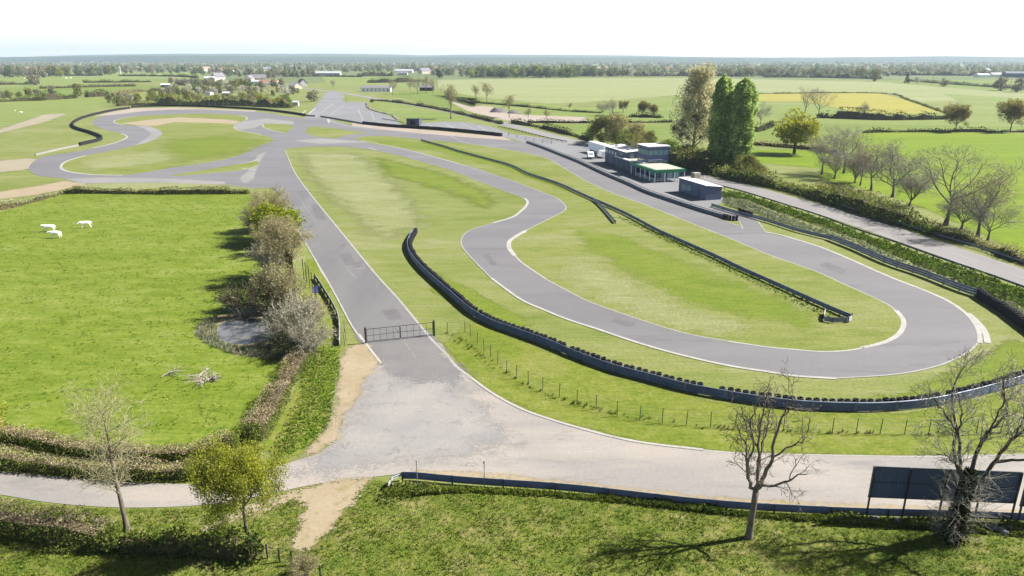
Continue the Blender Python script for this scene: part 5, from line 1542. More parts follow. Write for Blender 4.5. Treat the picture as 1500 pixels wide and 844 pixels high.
def shrub_fn(seed, H, Rr, stems, twig, leaf=None, ln=0, ls=.14, name='shrub'):
    def f():
        rng = np.random.default_rng(seed)
        wood, cr = MB(), MB()
        tips = []
        for k in range(stems):
            a = rng.uniform(0, 6.28); sp = rng.uniform(.1, 1) ** .7
            base = np.array([math.cos(a), math.sin(a), 0]) * Rr * .3 * rng.uniform(0, 1)
            top = np.array([math.cos(a) * Rr * sp, math.sin(a) * Rr * sp, H * rng.uniform(.55, 1.0) * (1 - .35 * sp)])
            mid = (base + top) / 2 + (0, 0, H * .12)
            pts = np.array([base, base * .5 + mid * .5, mid, (mid + top) / 2 + rng.normal(0, .1, 3), top])
            wood.tube(pts, [.045, .035, .028, .02, .012], 4)
            for j in range(11):
                t = rng.uniform(.25, 1); i = min(int(t * 4), 3); q = pts[i] + (pts[i + 1] - pts[i]) * (t * 4 - i)
                L = H * rng.uniform(.12, .32); d = unit(unit(top - base) + rng.normal(0, .55, 3)) * L
                cr.tube([q, q + d * .5 + rng.normal(0, .05, 3), q + d], [.016, .012, .009], 3)
                tips.append(q + d); tips.append(q + d * .6)
                for i2 in range(3):
                    q2 = q + d * rng.uniform(.3, 1); e_ = unit(d + rng.normal(0, .5 * L, 3)) * L * .5
                    cr.tube([q2, q2 + e_], [.011, .008], 3); tips.append(q2 + e_)
        tips = np.array(tips)
        if leaf and ln:
            cr.cards(np.concatenate([tips + rng.normal(0, .14, tips.shape) for _ in range(ln)]), ls, rng, m=1)
        r = thing(name, '', 'shrub')
        part('stems', wood, M['twig_grey'], r)
        part('crown', cr, [M[twig], M[leaf]] if leaf else M[twig], r)
        return r
    return f


SH = [('sg', 61, 4.2, 2.6, 46, 'twig_grey', 'leaf_haze', 1, 440, 500, 428, 'largest pale grey bare shrub of the thicket above the pond'),
      ('sg', 0, 0, 0, 0, '', '', 0, 452, 520, 465, 'pale grey bare shrub at the near end of the thicket above the pond'),
      ('st', 62, 4.4, 2.4, 44, 'twig_tan', 'leaf_bud', 2, 415, 452, 385, 'tan bare shrub in the middle of the thicket above the pond'),
      ('st', 0, 0, 0, 0, '', '', 0, 385, 352, 300, 'tan bare shrub under the far budding tree of the hedgerow'),
      ('sg', 0, 0, 0, 0, '', '', 0, 398, 405, 350, 'grey bare shrub left of the ivy-trunked budding tree'),
      ('sg', 0, 0, 0, 0, '', '', 0, 378, 340, 300, 'small grey bare shrub on the pasture side of the hedgerow'),
      ('sd', 63, 3.2, 2.8, 44, 'bark_dark', 'leaf_dark', 1, 362, 462, 410, 'dark brown thicket overhanging the far edge of the pond'),
      ('sd', 0, 0, 0, 0, '', '', 0, 402, 466, 425, 'dark thicket between the pond and the pale shrubs'),
      ('sd', 0, 0, 0, 0, '', '', 0, 422, 520, 482, 'dark shrub at the near corner of the pond'),
      ('st', 0, 0, 0, 0, '', '', 0, 341, 455, 425, 'brown dry shrub at the left corner of the pond'),
      ('st', 0, 0, 0, 0, '', '', 0, 452, 478, 432, 'tan bare shrub beside the pale-topped guardrail'),
      ('st', 0, 0, 0, 0, '', '', 0, 446, 846, 812, 'tan bare shrub at the bottom edge below the sandy path')]
for key, sd, H, Rr, ns, tw, lf, ln, px, py, yt, lab in SH:
    H0 = {'sg': 4.2, 'st': 4.4, 'sd': 3.2}[key]
    use(key, shrub_fn(sd, H, Rr, ns, tw, lf, ln), P(px, py), lab, s=max(.4, .9 * hs(px, py, yt, H0 * .95)), group='shrubs of the pasture hedgerow')
use('sy', shrub_fn(64, 4, 1.9, 40, 'twig_yellow', 'leaf_yellow', 8, .17), P(408, 358), 'bright yellow-green shrub in the hedgerow beside the access road', s=hs(408, 358, 300, 4))

# -- leafy crowns made of lumps
def lumpy(rng, n, lumps, shell=.55):
    """points near the surface of several overlapping lumps: (cx,cy,cz,rx,ry,rz)"""
    out, nr = [], []
    w = np.array([l[3] * l[4] + l[3] * l[5] for l in lumps]); w = w / w.sum()
    for l, k in zip(lumps, (w * n).astype(int)):
        d = rng.normal(size=(k, 3)); d /= np.linalg.norm(d, axis=1)[:, None]
        rr = rng.uniform(shell, 1.0, k) ** .6 * (1 + rng.normal(0, .08, k))
        out.append(np.array(l[:3]) + d * rr[:, None] * np.array(l[3:])); nr.append(d)
    return np.concatenate(out), np.concatenate(nr)


def rnd_lumps(rng, H, Rr, z0, n, top=1.0):
    L = []
    for k in range(n):
        a = rng.uniform(0, 6.28); t = rng.uniform(0, 1)
        z = z0 + (H - z0) * (.15 + .75 * t)
        prof = math.sin(math.pi * min(1, .18 + .72 * t)) ** .6
        rr = Rr * prof * rng.uniform(.35, .75)
        s = Rr * rng.uniform(.28, .48)
        L.append((rr * math.cos(a), rr * math.sin(a), z, s, s, s * rng.uniform(.7, 1)))
    L.append((0, 0, z0 + (H - z0) * .5, Rr * .5, Rr * .5, (H - z0) * .42))
    return L


def mk_leafy(seed, H, Rr, z0, n, size, leaf, bark='bark_dark', name='leafy_tree', nl=14, trunk_r=None, limbs=7):
    def f():
        rng = np.random.default_rng(seed)
        tr, cr = MB(), MB()
        tr.tube([(0, 0, -.2), (.05, 0, z0 * .6), (0, .05, z0 * 1.2), (0, 0, H * .75)], np.array([1.3, 1, .8, .15]) * (trunk_r or H * .022), 8)
        L = rnd_lumps(rng, H, Rr, z0, nl)
        for l in L[:limbs]:
            tr.tube([(0, 0, z0 * .9), np.array(l[:3]) * (.5, .5, .5) + (0, 0, z0 * .5), l[:3]], [H * .01, H * .006, H * .002], 5)
        p, nr_ = lumpy(rng, n, L)
        keep = p[:, 2] > z0 * .55
        cr.cards(p[keep], size, rng, nrm=nr_[keep] * .35)
        return tree(name, '', (0, 0, 0), tr, cr, bark, leaf)
    return f


use('yoak', mk_leafy(71, 14, 6.6, 3.2, 5200, .62, 'leaf_lime', name='leafing_tree', nl=22, trunk_r=.4), P(1163, 226), 'round yellow-green tree standing alone between the poplars and the bare trees', s=hs(1163, 226, 163, 14)).scale = tuple(hs(1163, 226, 163, 14) * k for k in (1.14, 1.14, 1))
for k, (px, py, yt, lab) in enumerate([(1399, 193.5, 149, 'left of the two bronze field oaks in front of the far right meadow'), (1479, 193.5, 142, 'right of the two bronze field oaks, near the right edge')]):
    use('foak', mk_bare(73, 13, 'twig_tan', 'bark_dark', 1.15, 1.0, .22, 8, 'budding_oak', 'leaf_oak', .36, 5), P(px, py), lab, s=hs(px, py, yt, 12.5), group='field oaks')
for k, (px, py, yt, lab) in enumerate([(1178, 172, 124, 'left of the pair of tall bare trees beyond the yellow-green tree'), (1198, 173, 128, 'right of the pair of tall bare trees beyond the yellow-green tree')]):
    use('bt1', None, P(px, py), lab, s=hs(px, py, yt, 12.5), group='pair of tall bare trees')
for k, (px, py, yt, lab) in enumerate([(1114, 182, 146, 'bare rounded tree right of the poplars'), (1265, 172, 146, 'bare tree rising from the dark field hedge'), (883, 170, 144, 'bare greyish tree behind the bushes by the clubhouse'), (897, 169, 141, 'taller bare greyish tree behind the bushes by the clubhouse')]):
    use('bt3', None, P(px, py), lab, s=hs(px, py, yt, 12.5), group='bare trees in the fields')
for k, (px, py, yt, lab) in enumerate([(913, 165, 146, 'small bare tree in the meadow right of the bushes'), (941, 171, 146, 'left of two budding field trees above their dark hedge'), (957, 172, 151, 'right of two budding field trees above their dark hedge')]):
    use('foak', None, P(px, py), lab, s=hs(px, py, yt, 12.5), group='small field trees')
# street trees beyond the main road
for k, (px, py, yt, lab) in enumerate([(660.5, 174.5, 129, 'lone young tree with a leafy top beside the main road'), (697, 150, 127, 'left bare young tree at the gravel yard'), (713, 153, 124, 'right bare young tree at the gravel yard'), (746, 172, 142, 'thin young tree in front of the rubble heaps'), (774, 178, 160, 'left small sapling right of the gravel yard'), (800, 179, 162, 'right small sapling right of the gravel yard'), (835, 163, 152, 'tiny round tree on the field hedge')]):
    use('young', mk_bare(75, 11, 'twig_tan', 'bark', .75, .8, .42, 6, 'young_tree', 'leaf_bud', .3, 3), P(px, py), lab, s=hs(px, py, yt, 11.5), group='young trees beyond the main road')
for k, (px, py, yt, lab) in enumerate([(612, 138, 113, 'bare tree left of the dark barn'), (624, 137, 112, 'bare tree in front of the dark barn'), (634, 136, 114, 'bare tree right of the dark barn'), (575, 139, 116, 'small tree right of the long white hall'), (489, 131, 116, 'small roadside tree left of the long white hall'), (601, 134, 118, 'small bare tree between the white hall and the dark barn')]):
    use('bt2', None, P(px, py), lab, s=hs(px, py, yt, 12.5), group='bare trees across the main road')

# poplars
def mk_poplar(seed, H, Rr):
    def f():
        rng = np.random.default_rng(seed)
        tr, cr = MB(), MB()
        tr.tube([(0, 0, -.2), (0, 0, H * .5), (0, 0, H * .96)], [.55, .35, .06], 8)
        for k in range(40):
            a = rng.uniform(0, 6.28); z0 = H * rng.uniform(.05, .7); rr = Rr * rng.uniform(.3, .7)
            tr.tube([(0, 0, z0), (rr * .6 * math.cos(a), rr * .6 * math.sin(a), z0 + H * .08), (rr * math.cos(a), rr * math.sin(a), z0 + H * .2 * (1 - z0 / H))], [.08, .06, .02], 4)
        n = 17000
        t = rng.uniform(.004, 1, n); a = rng.uniform(0, 6.28, n)
        prof = np.minimum(1, (t + .05) / .16) ** .5 * (1 - t ** 11) ** .75 * (.74 + .26 * np.minimum(1, t / .4))
        plume = 1 + .13 * np.sin(5 * a + t * 9 + seed) + .1 * np.sin(9 * a - t * 23) + .1 * np.sin(t * 46 + 2 * a)
        rr = Rr * prof * plume * rng.uniform(.25, 1.0, n) ** .45
        p = np.c_[rr * np.cos(a), rr * np.sin(a), t * H + rng.normal(0, .25, n)]
        p[:, 2] = np.maximum(p[:, 2], .1)
        n_ = np.c_[np.cos(a), np.sin(a), np.full(n, .4)]
        cr.cards(p, .46, rng, 1.3, nrm=n_ * .2)
        return tree('poplar', '', (0, 0, 0), tr, cr, 'bark', 'leaf_poplar')
    return f


use('pop', mk_poplar(81, 27.2, 2.75), P(1050, 249), 'left of the two tall green columnar poplars behind the clubhouse', s=1.0, group='tall green poplars').scale = (1.14, 1.14, 1)
use('pop', None, P(1079, 252), 'right of the two tall green columnar poplars behind the clubhouse', s=1.0, group='tall green poplars', sz=.97, rz=2.0).scale = (1.36, 1.36, .97)
# broad pale poplar with mistletoe
def mk_palepop():
    rng = np.random.default_rng(83)
    cfg = dict(seg=[8, 7, 5, 4], kids=[30, 8, 5], start=[.18, .2, .2], ang=[50, 42, 45], wob=[.03, .09, .16, .2], up=[.03, .07, .03, .0], len=[25, 9.5, 3.6, 1.7], rad=[.5, .17, .06, .025], rmin=.02, end=.12, conic=.6)
    rng, tr, cr, tp, tp2 = tree_meshes(84, cfg, None, split=2)
    cr.cards(np.concatenate([tp2 + rng.normal(0, .5, tp2.shape) for _ in range(12)]), .42, rng, m=1)
    d = rng.normal(size=(9000, 3)); d /= np.linalg.norm(d, axis=1)[:, None]
    q = d * (rng.uniform(.25, 1.0, 9000) ** .6)[:, None] * np.array([7.6, 7.6, 11.5]) + (0, 0, 14.0)
    wv = np.sin(q[:, 0] * 1.3 + q[:, 2] * .7) * np.sin(q[:, 1] * 1.2 - q[:, 2] * .5) + rng.normal(0, .35, 9000)
    q = q[wv > -.05]
    cr.cards(q, .42, rng, m=1)
    r = tree('pale_poplar', 'broad pale poplar in catkin with mistletoe clumps left of the green poplars', (0, 0, 0), tr, cr, 'bark', ('twig_tan', 'leaf_pale'))
    mi = rng.permutation(len(tp))
    lows = [t for t in tp if 5 < t[2] < 17 and np.hypot(t[0], t[1]) > 2.0]
    for k in range(22):
        c = lows[rng.integers(len(lows))]
        m_ = MB(); d = rng.normal(size=(90, 3)); d /= np.linalg.norm(d, axis=1)[:, None]
        m_.cards(c + d * rng.uniform(.2, .85, 90)[:, None], .4, rng)
        part('mistletoe', m_, M['leaf_ivy'], r)
    return r


use('pp', mk_palepop, P(1013, 238), 'broad pale poplar in catkin with mistletoe clumps left of the green poplars', s=hs(1013, 238, 110, 25.5), rz=1.2)
# bushy trees behind the clubhouse yard
BU = [('bu1', 'leaf_olive', 880, 211, 166, 'olive leafy tree at the left of the clump behind the trailer', 1.0),
      ('bu2', 'leaf_bud', 902, 213, 165, 'tan bushy tree in the middle of the clump behind the clubhouse', 1.0),
      ('bu2', '', 929, 217, 179, 'tan bushy tree at the right of the clump behind the clubhouse', 1.1),
      ('bu3', 'leaf_mid', 868, 208, 186, 'low dark green bush at the left foot of the clump', 1.2),
      ('bu3', '', 915, 218, 192, 'low green bush in front of the tan trees', 1.2),
      ('bu1', '', 950, 222, 190, 'yellowish bush at the right end of the clump behind the tower', .9),
      ('bu3', '', 978, 232, 205, 'green bush between the tower and the pale poplar', 1.3),
      ('bu3', '', 1005, 240, 212, 'green bush at the foot of the pale poplar', 1.3),
      ('bu3', '', 1030, 248, 219, 'dark green bush at the foot of the left green poplar', 1.2),
      ('bu1', '', 1090, 262, 224, 'olive bush at the foot of the right green poplar', 1.1),
      ('bu1', '', 1107, 264, 234, 'olive bush at the start of the roadside hedge', 1.1),
      ('bu3', '', 1052, 254, 226, 'green bush between the two green poplars', 1.1)]
for key, lf, px, py, yt, lab, wd in BU:
    sd, leaf = {'bu1': (91, 'leaf_olive'), 'bu2': (92, 'leaf_bud'), 'bu3': (93, 'leaf_mid')}[key]
    s = hs(px, py, yt, 10.5)
    r = use(key, mk_leafy(sd, 10, 4.6 if key != 'bu3' else 6.0, .5, 4600, .42, leaf, 'bark', 'bushy_tree', 24, .16), P(px, py), lab, s=s, group='bushes behind the clubhouse')
    r.scale = (s * wd, s * wd, s)


# ---- hedges
def hedge(px, label, w, h, leaf, size=.22, dens=26, top=None, rag=.12, n=4, world=None, group=None, lump=.25, seed=1, name='hedge', cat='hedge', z=0):
    rng = np.random.default_rng(seed)
    path = resample(G(px, n=n) if world is None else world, .5 if size < .35 else 1.2)
    nn = normals2d(path)
    m = len(path)
    prof = 1 + lump * np.convolve(rng.normal(size=m + 8), np.ones(9) / 3, 'valid')[:m]
    prof = np.clip(prof, .45, 1.7)
    seg = np.linalg.norm(np.diff(path, axis=0), axis=1).sum()
    mb = MB()
    hh = h * prof * .66; ww = w * .5 * np.clip(prof, .7, 1.2) * .62
    A = np.c_[path[:, :2] - nn * ww[:, None], np.zeros(m)]; B = np.c_[path[:, :2] - nn * ww[:, None] * .8, hh]
    Cc = np.c_[path[:, :2] + nn * ww[:, None] * .8, hh]; D = np.c_[path[:, :2] + nn * ww[:, None], np.zeros(m)]
    i = np.arange(m - 1)
    mb.add(np.concatenate([A, B, Cc, D]), np.concatenate([np.stack([i + a * m, i + 1 + a * m, i + 1 + (a + 1) * m, i + (a + 1) * m], 1) for a in range(3)]),
           [[0, m, 2 * m], [0, 2 * m, 3 * m], [m - 1, 3 * m - 1, 2 * m - 1], [m - 1, 4 * m - 1, 3 * m - 1]], m=1)
    k = int(seg * dens * (2 * h + w) / 4)
    t = rng.uniform(0, m - 1.001, k); i0 = t.astype(int); f = t - i0
    c = path[i0] + (path[i0 + 1] - path[i0]) * f[:, None]; nv = nn[i0]; pf = prof[i0]
    u = rng.uniform(0, 2 * h + w, k)
    lat = np.where(u < h, -w / 2, np.where(u > h + w, w / 2, u - h - w / 2)) * np.clip(pf, .7, 1.2)
    zz = np.where(u < h, u, np.where(u > h + w, 2 * h + w - u, h)) * pf
    nr_ = np.stack([nv[:, 0] * np.sign(lat) * ((u < h) | (u > h + w)), nv[:, 1] * np.sign(lat) * ((u < h) | (u > h + w)), ((u >= h) & (u <= h + w)).astype(float)], 1)
    pts = np.c_[c[:, :2] + nv * lat[:, None], zz] + rng.normal(0, 1, (k, 3)) * rag * np.array([1, 1, .8])
    pts[:, 2] = np.maximum(pts[:, 2], .03)
    istop = (u >= h * .88) & (u <= h + w + h * .12)
    for s_, pe in ((0, path[0]), (-1, path[-1])):
        ke = int(max(12, w * h * dens * 1.1)); a = rng.uniform(0, 6.28, ke); rr = w * .5 * np.sqrt(rng.uniform(0, 1, ke))
        ze = h * prof[s_] * rng.uniform(0, 1, ke) ** .8
        ecap = np.c_[pe[0] + rr * np.cos(a), pe[1] + rr * np.sin(a), np.maximum(ze * (1 - .3 * (rr / w * 2) ** 2), .03)]
        mb.cards(ecap, size, rng, m=0)
    mats = [M[leaf], M['hedge_core'], M[top or leaf]]
    mb.cards(pts[~istop], size, rng, nrm=nr_[~istop] * .7, m=0); mb.cards(pts[istop], size * (1.25 if top == 'leaf_hedgetop' else 1), rng, .4 if top == 'leaf_hedgetop' else 1.0, nrm=nr_[istop] * .5, m=2)
    o = link(name, mb.build(name, mats, off=path[0]), None, tuple(path[0])); tag(o, label, cat, group)
    return o


hedge([(-60, 772), (0, 775), (60, 784), (125, 794), (160, 800)], 'clipped brown-topped hedge at the bottom left corner', 1.8, 1.8, 'leaf_hedge', .14, 520, 'leaf_hedgetop', .1, lump=.2, seed=2)
hedge([(163, 803), (200, 806), (250, 808), (300, 810), (345, 814), (372, 820)], 'dark ragged hedge running to the foot of the small yellow-green tree', 1.4, 1.25, 'leaf_dark', .2, 220, 'leaf_hedge', .16, lump=.35, seed=3)
hedge([(-60, 678), (0, 683), (60, 689), (140, 697), (220, 701), (300, 698)], 'nearer clipped hedge beside the bottom road at the left', 1.2, 1.35, 'leaf_hedge', .14, 520, 'leaf_hedgetop', .11, lump=.22, seed=4)
hedge([(-60, 632), (0, 640), (60, 653), (120, 664), (200, 672), (290, 671), (340, 661)], 'farther brown-topped hedge along the near edge of the pasture', 1.5, 1.35, 'leaf_hedge', .14, 520, 'leaf_hedgetop', .1, lump=.2, seed=5)
hedge([(372, 646), (388, 620), (404, 592), (418, 568), (432, 545), (446, 524)], 'brown-topped hedge along the right side of the pasture below the pond', 1.8, 1.3, 'leaf_hedge', .14, 520, 'leaf_hedgetop', .11, lump=.22, seed=6)
hedge([(92, 284), (120, 283.5), (160, 283.5), (230, 284.5), (300, 284), (362, 284)], 'long dark hedge between the pasture and the left loop of the track', 1.6, 1.3, 'leaf_hedge', .28, 70, 'leaf_olive', .12, lump=.2, seed=8)
hedge([(-40, 316), (0, 308), (30, 301), (60, 293), (90, 285)], 'ragged greyish hedge at the upper left corner of the pasture', 1.5, 1.1, 'leaf_olive', .3, 40, 'leaf_haze', .25, lump=.5, seed=9)
# roadside hedge on the right, tall and lumpy
hedge([(1100, 267), (1130, 274), (1165, 283), (1200, 292.5), (1240, 304), (1270, 314), (1310, 326.5), (1345, 336), (1368, 344)], 'tall lumpy green hedge between the main road and the crop field', 3.0, 3.6, 'leaf_mid', .42, 36, 'leaf_olive', .45, lump=.32, seed=10)
hedge([(1372, 346), (1395, 351), (1420, 357), (1440, 363), (1470, 374), (1500, 386), (1560, 405)], 'low brownish hedge at the right end of the main road', 1.8, 1.7, 'leaf_hedge', .3, 60, 'leaf_bud', .25, lump=.35, seed=11)
hedge([(905, 219), (930, 225), (985, 240.5), (1020, 249), (1055, 258), (1100, 268)], 'dense green undergrowth along the main road below the poplars', 4.5, 3.6, 'leaf_mid', .45, 26, 'leaf_olive', .5, lump=.4, seed=14)
# field hedges (dark lines between the meadows)
FH = [([(545, 150), (548, 147.5), (585, 151), (640, 160), (690, 171), (735, 182)], 'trimmed dark hedge between the paddock lawn and the main road', 2.0, 1.6, 'leaf_dark'),
      ([(1200, 173), (1240, 174), (1300, 176), (1385, 175)], 'dark field hedge with bushes beyond the crop field', 4, 3.6, 'leaf_dark'),
      ([(1265, 195), (1300, 194), (1400, 193.5), (1500, 194), (1620, 197)], 'thin low hedge along the top of the bright crop field', 1.6, 1.2, 'leaf_dark'),
      ([(925, 172), (945, 172), (968, 173)], 'short dark hedge under the two budding field trees', 3, 2.0, 'leaf_dark'),
      ([(775, 180), (860, 180.5), (985, 179.5)], 'long dark hedge along the top of the green strip behind the clubhouse', 2.0, 1.6, 'leaf_dark'),
      ([(750, 180.5), (790, 187), (835, 198), (866, 207)], 'dark hedge on the far side of the main road left of the bushes', 1.8, 1.5, 'leaf_dark'),
      ([(655, 145), (700, 151), (760, 156), (830, 163), (880, 166)], 'thin field hedge between the pale meadow and the gravel yard', 1.8, 1.3, 'leaf_hedge'),
      ([(1100, 192), (1110, 193), (1130, 186)], 'dark hedge at the foot of the far meadow right of the poplars', 3, 3, 'leaf_dark'),
      ([(1100, 212), (1150, 216), (1200, 221), (1230, 226)], 'low pale hedge behind the yellow-green tree', 2.5, 1.6, 'leaf_bud'),
      ([(1110, 137.5), (1290, 137), (1330, 147), (1384, 166)], 'thin line of scrub along the edge of the yellow field', 1.2, .9, 'leaf_hedge'),
      ([(-60, 151.5), (0, 149.5), (40, 148), (62, 147.5)], 'dark hedge at the left edge above the dirt track', 4, 3.4, 'leaf_mid'),
      ([(64, 147), (90, 145.5), (110, 144.2)], 'dense black-green hedge in the left meadows', 4.5, 5, 'leaf_dark'),
      ([(128, 142.5), (145, 141.5), (157, 140.8)], 'short dense dark hedge beside the red-earth gap in the left meadows', 5, 5.5, 'leaf_dark'),
      ([(60, 130), (100, 129), (150, 127.5), (198, 126.5)], 'long thin dark hedge across the left meadows', 3, 2.6, 'leaf_dark'),
      ([(123, 121.5), (170, 121), (220, 120.5)], 'thin dark hedge in the upper left meadows', 3, 3.0, 'leaf_dark'),
      ([(0, 124.5), (30, 124), (56, 123.5)], 'dark hedge at the left edge of the upper meadows', 4, 3.4, 'leaf_dark'),
      ([(95, 111), (130, 111.2), (150, 111)], 'very distant dark hedge left of the white mast', 4, 4, 'leaf_dark'),
      ([(175, 111.5), (230, 111.8), (270, 113), (290, 115)], 'very distant hedge right of the white mast', 4, 3.4, 'leaf_dark'),
      ([(165, 142), (200, 135), (250, 133)], 'brownish hedge left of the village gardens', 3, 3, 'leaf_bud'),
      ([(415, 112.5), (470, 112.3), (530, 113)], 'dark hedge line below the long grey barn', 3.5, 2.6, 'leaf_dark'),
      ([(540, 121.5), (580, 121), (625, 120)], 'bright green hedge behind the white hall', 5, 7, 'leaf_mid'),
      ([(525, 112), (560, 111.5), (575, 111.5)], 'bright green hedge in front of the long white farm building', 6, 9, 'leaf_mid')]
for k, (px, lab, w, h, lf) in enumerate(FH):
    far = px[0][1] < 135
    hedge(px, lab, w, h, lf, .9 if far else .55, 4.5 if far else 12, None, .3, lump=.75 if 'bushes' in lab else .35, seed=20 + k, group='field hedges')
# hedge in front of the village
hedge([(172, 155.5), (200, 154.5), (250, 154), (300, 154), (350, 155), (400, 157), (425, 158)], 'thick dark green hedge in front of the village above the far left loop', 6, 5.2, 'leaf_mid', .6, 9, 'leaf_olive', .6, lump=.4, seed=50)
# hedge lines in the wood-like country on the right
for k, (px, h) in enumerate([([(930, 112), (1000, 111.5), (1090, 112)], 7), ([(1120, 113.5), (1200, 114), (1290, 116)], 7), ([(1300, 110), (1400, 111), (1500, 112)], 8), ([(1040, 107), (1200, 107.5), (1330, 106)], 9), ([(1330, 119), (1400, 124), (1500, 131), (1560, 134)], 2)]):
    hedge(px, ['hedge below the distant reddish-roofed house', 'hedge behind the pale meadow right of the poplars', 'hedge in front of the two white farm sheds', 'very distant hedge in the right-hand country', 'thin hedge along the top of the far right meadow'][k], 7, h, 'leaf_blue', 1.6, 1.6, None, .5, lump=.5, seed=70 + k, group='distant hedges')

# ---- far trees: a few kinds, many copies
def mk_far(seed, H, Rr, leaf, n, size, z0, conifer=False, name='distant_tree'):
    rng = np.random.default_rng(seed)
    mb = MB()
    mb.tube([(0, 0, 0), (0, 0, H * .6)], [H * .03, H * .015], 5, m=1)
    if conifer:
        t = rng.uniform(0, 1, n) ** .7; a = rng.uniform(0, 6.28, n); rr = Rr * t * rng.uniform(.5, 1.05, n)
        p = np.c_[rr * np.cos(a), rr * np.sin(a), H * (1 - t) * .95 + .5]
        mb.cards(p, size, rng)
    else:
        L = rnd_lumps(rng, H, Rr, z0, 11) + [(0, 0, H * .3, Rr * .75, Rr * .75, H * .3)]
        p, nr_ = lumpy(rng, n, L, .4)
        mb.cards(p, size, rng, nrm=nr_ * .4)
    return mb.build(name, [M[leaf], M['bark_dark']])


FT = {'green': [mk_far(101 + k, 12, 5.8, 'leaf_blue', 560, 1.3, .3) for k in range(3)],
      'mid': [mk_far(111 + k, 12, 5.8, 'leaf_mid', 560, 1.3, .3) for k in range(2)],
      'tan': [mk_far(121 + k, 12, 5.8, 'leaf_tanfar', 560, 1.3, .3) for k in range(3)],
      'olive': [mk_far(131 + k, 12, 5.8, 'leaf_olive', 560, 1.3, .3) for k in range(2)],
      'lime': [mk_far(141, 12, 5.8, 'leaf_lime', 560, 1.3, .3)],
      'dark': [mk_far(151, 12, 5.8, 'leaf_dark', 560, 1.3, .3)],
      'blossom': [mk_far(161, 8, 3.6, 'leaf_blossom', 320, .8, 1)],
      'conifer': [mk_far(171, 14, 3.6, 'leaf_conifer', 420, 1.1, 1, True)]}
H0 = {k: 12 for k in FT}; H0['blossom'] = 8; H0['conifer'] = 14
DESC = {'green': 'blue-green', 'mid': 'mid-green', 'tan': 'bare tan', 'olive': 'olive', 'lime': 'yellow-green', 'dark': 'dark green', 'blossom': 'white-blossomed', 'conifer': 'dark conifer'}
fr = np.random.default_rng(99)


def ftree(px, py, h, kind, where, grp, wd=1.0, name='distant_tree', label=None):
    me = FT[kind][fr.integers(len(FT[kind]))]
    o = link(name, me, None, tuple(P(px, py)), fr.uniform(0, 6.28))
    s = h / H0[kind]
    o.scale = (s * wd, s * wd, s)
    tag(o, label or (DESC[kind] + ' tree ' + where), 'tree', (grp + ' ' + kind) if grp else None)


def band(poly, n, kinds, h0, h1, where, grp, dy=1.0, wd=1.0):
    ks = list(kinds)
    w_ = np.array([kinds[k] for k in ks], float); w_ /= w_.sum()
    q = crom(poly, 4)
    for k in range(n):
        t = (k + fr.uniform(0, 1)) / n * (len(q) - 1); i = min(int(t), len(q) - 2)
        x, y = q[i] + (q[i + 1] - q[i]) * (t - i)
        ftree(x, y + fr.uniform(-dy, dy), fr.uniform(h0, h1), ks[fr.choice(len(ks), p=w_)], where, grp, wd * fr.uniform(.85, 1.25))


V_ = 'among the village houses'
band([(168, 150), (230, 149), (300, 149), (360, 150), (428, 154)], 34, {'mid': 3, 'olive': 4, 'lime': 2, 'tan': 3}, 4.5, 8, 'in the gardens behind the village hedge', 'garden trees', 3.5, 1.1)
band([(235, 140), (300, 136), (345, 137), (440, 140)], 46, {'tan': 5, 'olive': 3, 'mid': 2, 'blossom': 3}, 5, 8.5, 'in the gardens behind the village hedge', 'garden trees', 4)
band([(250, 122), (300, 126), (350, 127), (420, 128)], 40, {'tan': 6, 'olive': 2, 'blossom': 2, 'green': 2}, 6, 10, V_, 'village trees', 3)
band([(270, 108), (340, 111), (400, 113), (460, 112)], 34, {'tan': 5, 'green': 4, 'mid': 1}, 10, 17, V_, 'village trees', 2)
band([(500, 105), (560, 104), (640, 106)], 14, {'green': 3, 'tan': 3, 'mid': 2}, 10, 17, 'around the long white farm building', 'farm trees', 1.5)
band([(632, 110), (650, 111), (690, 112)], 9, {'tan': 3, 'green': 2}, 11, 19, 'between the grey gable and the wood', 'farm trees', 1)
band([(690, 113.8), (760, 113.6), (850, 113)], 30, {'mid': 5, 'green': 4, 'lime': 2}, 14, 22, 'in the dense wood behind the pale meadow', 'wood trees', .7, 1.1)
band([(858, 112), (925, 111.5)], 12, {'green': 4, 'mid': 2, 'blossom': 1}, 12, 19, 'in the dense wood behind the pale meadow', 'wood trees', .5, 1.1)
band([(-10, 112), (20, 113), (40, 112), (66, 113)], 10, {'tan': 4, 'olive': 1, 'green': 1}, 14, 22, 'in the upper left meadows', 'meadow trees', 1)
band([(68, 110.8), (88, 111), (130, 109.8), (170, 108.5), (230, 107), (262, 107)], 24, {'olive': 3, 'green': 4, 'tan': 4}, 12, 22, 'in the upper left meadows', 'meadow trees', .8)
band([(0, 146), (20, 145), (40, 143), (62, 143)], 6, {'tan': 4, 'olive': 2}, 5, 8, 'on the hedge at the left edge', 'hedge trees', 1)
band([(1060, 112), (1120, 112), (1200, 112), (1290, 114)], 30, {'tan': 6, 'green': 4, 'olive': 2}, 11, 18, 'behind the pale meadow right of the poplars', 'right country trees', 1.2)
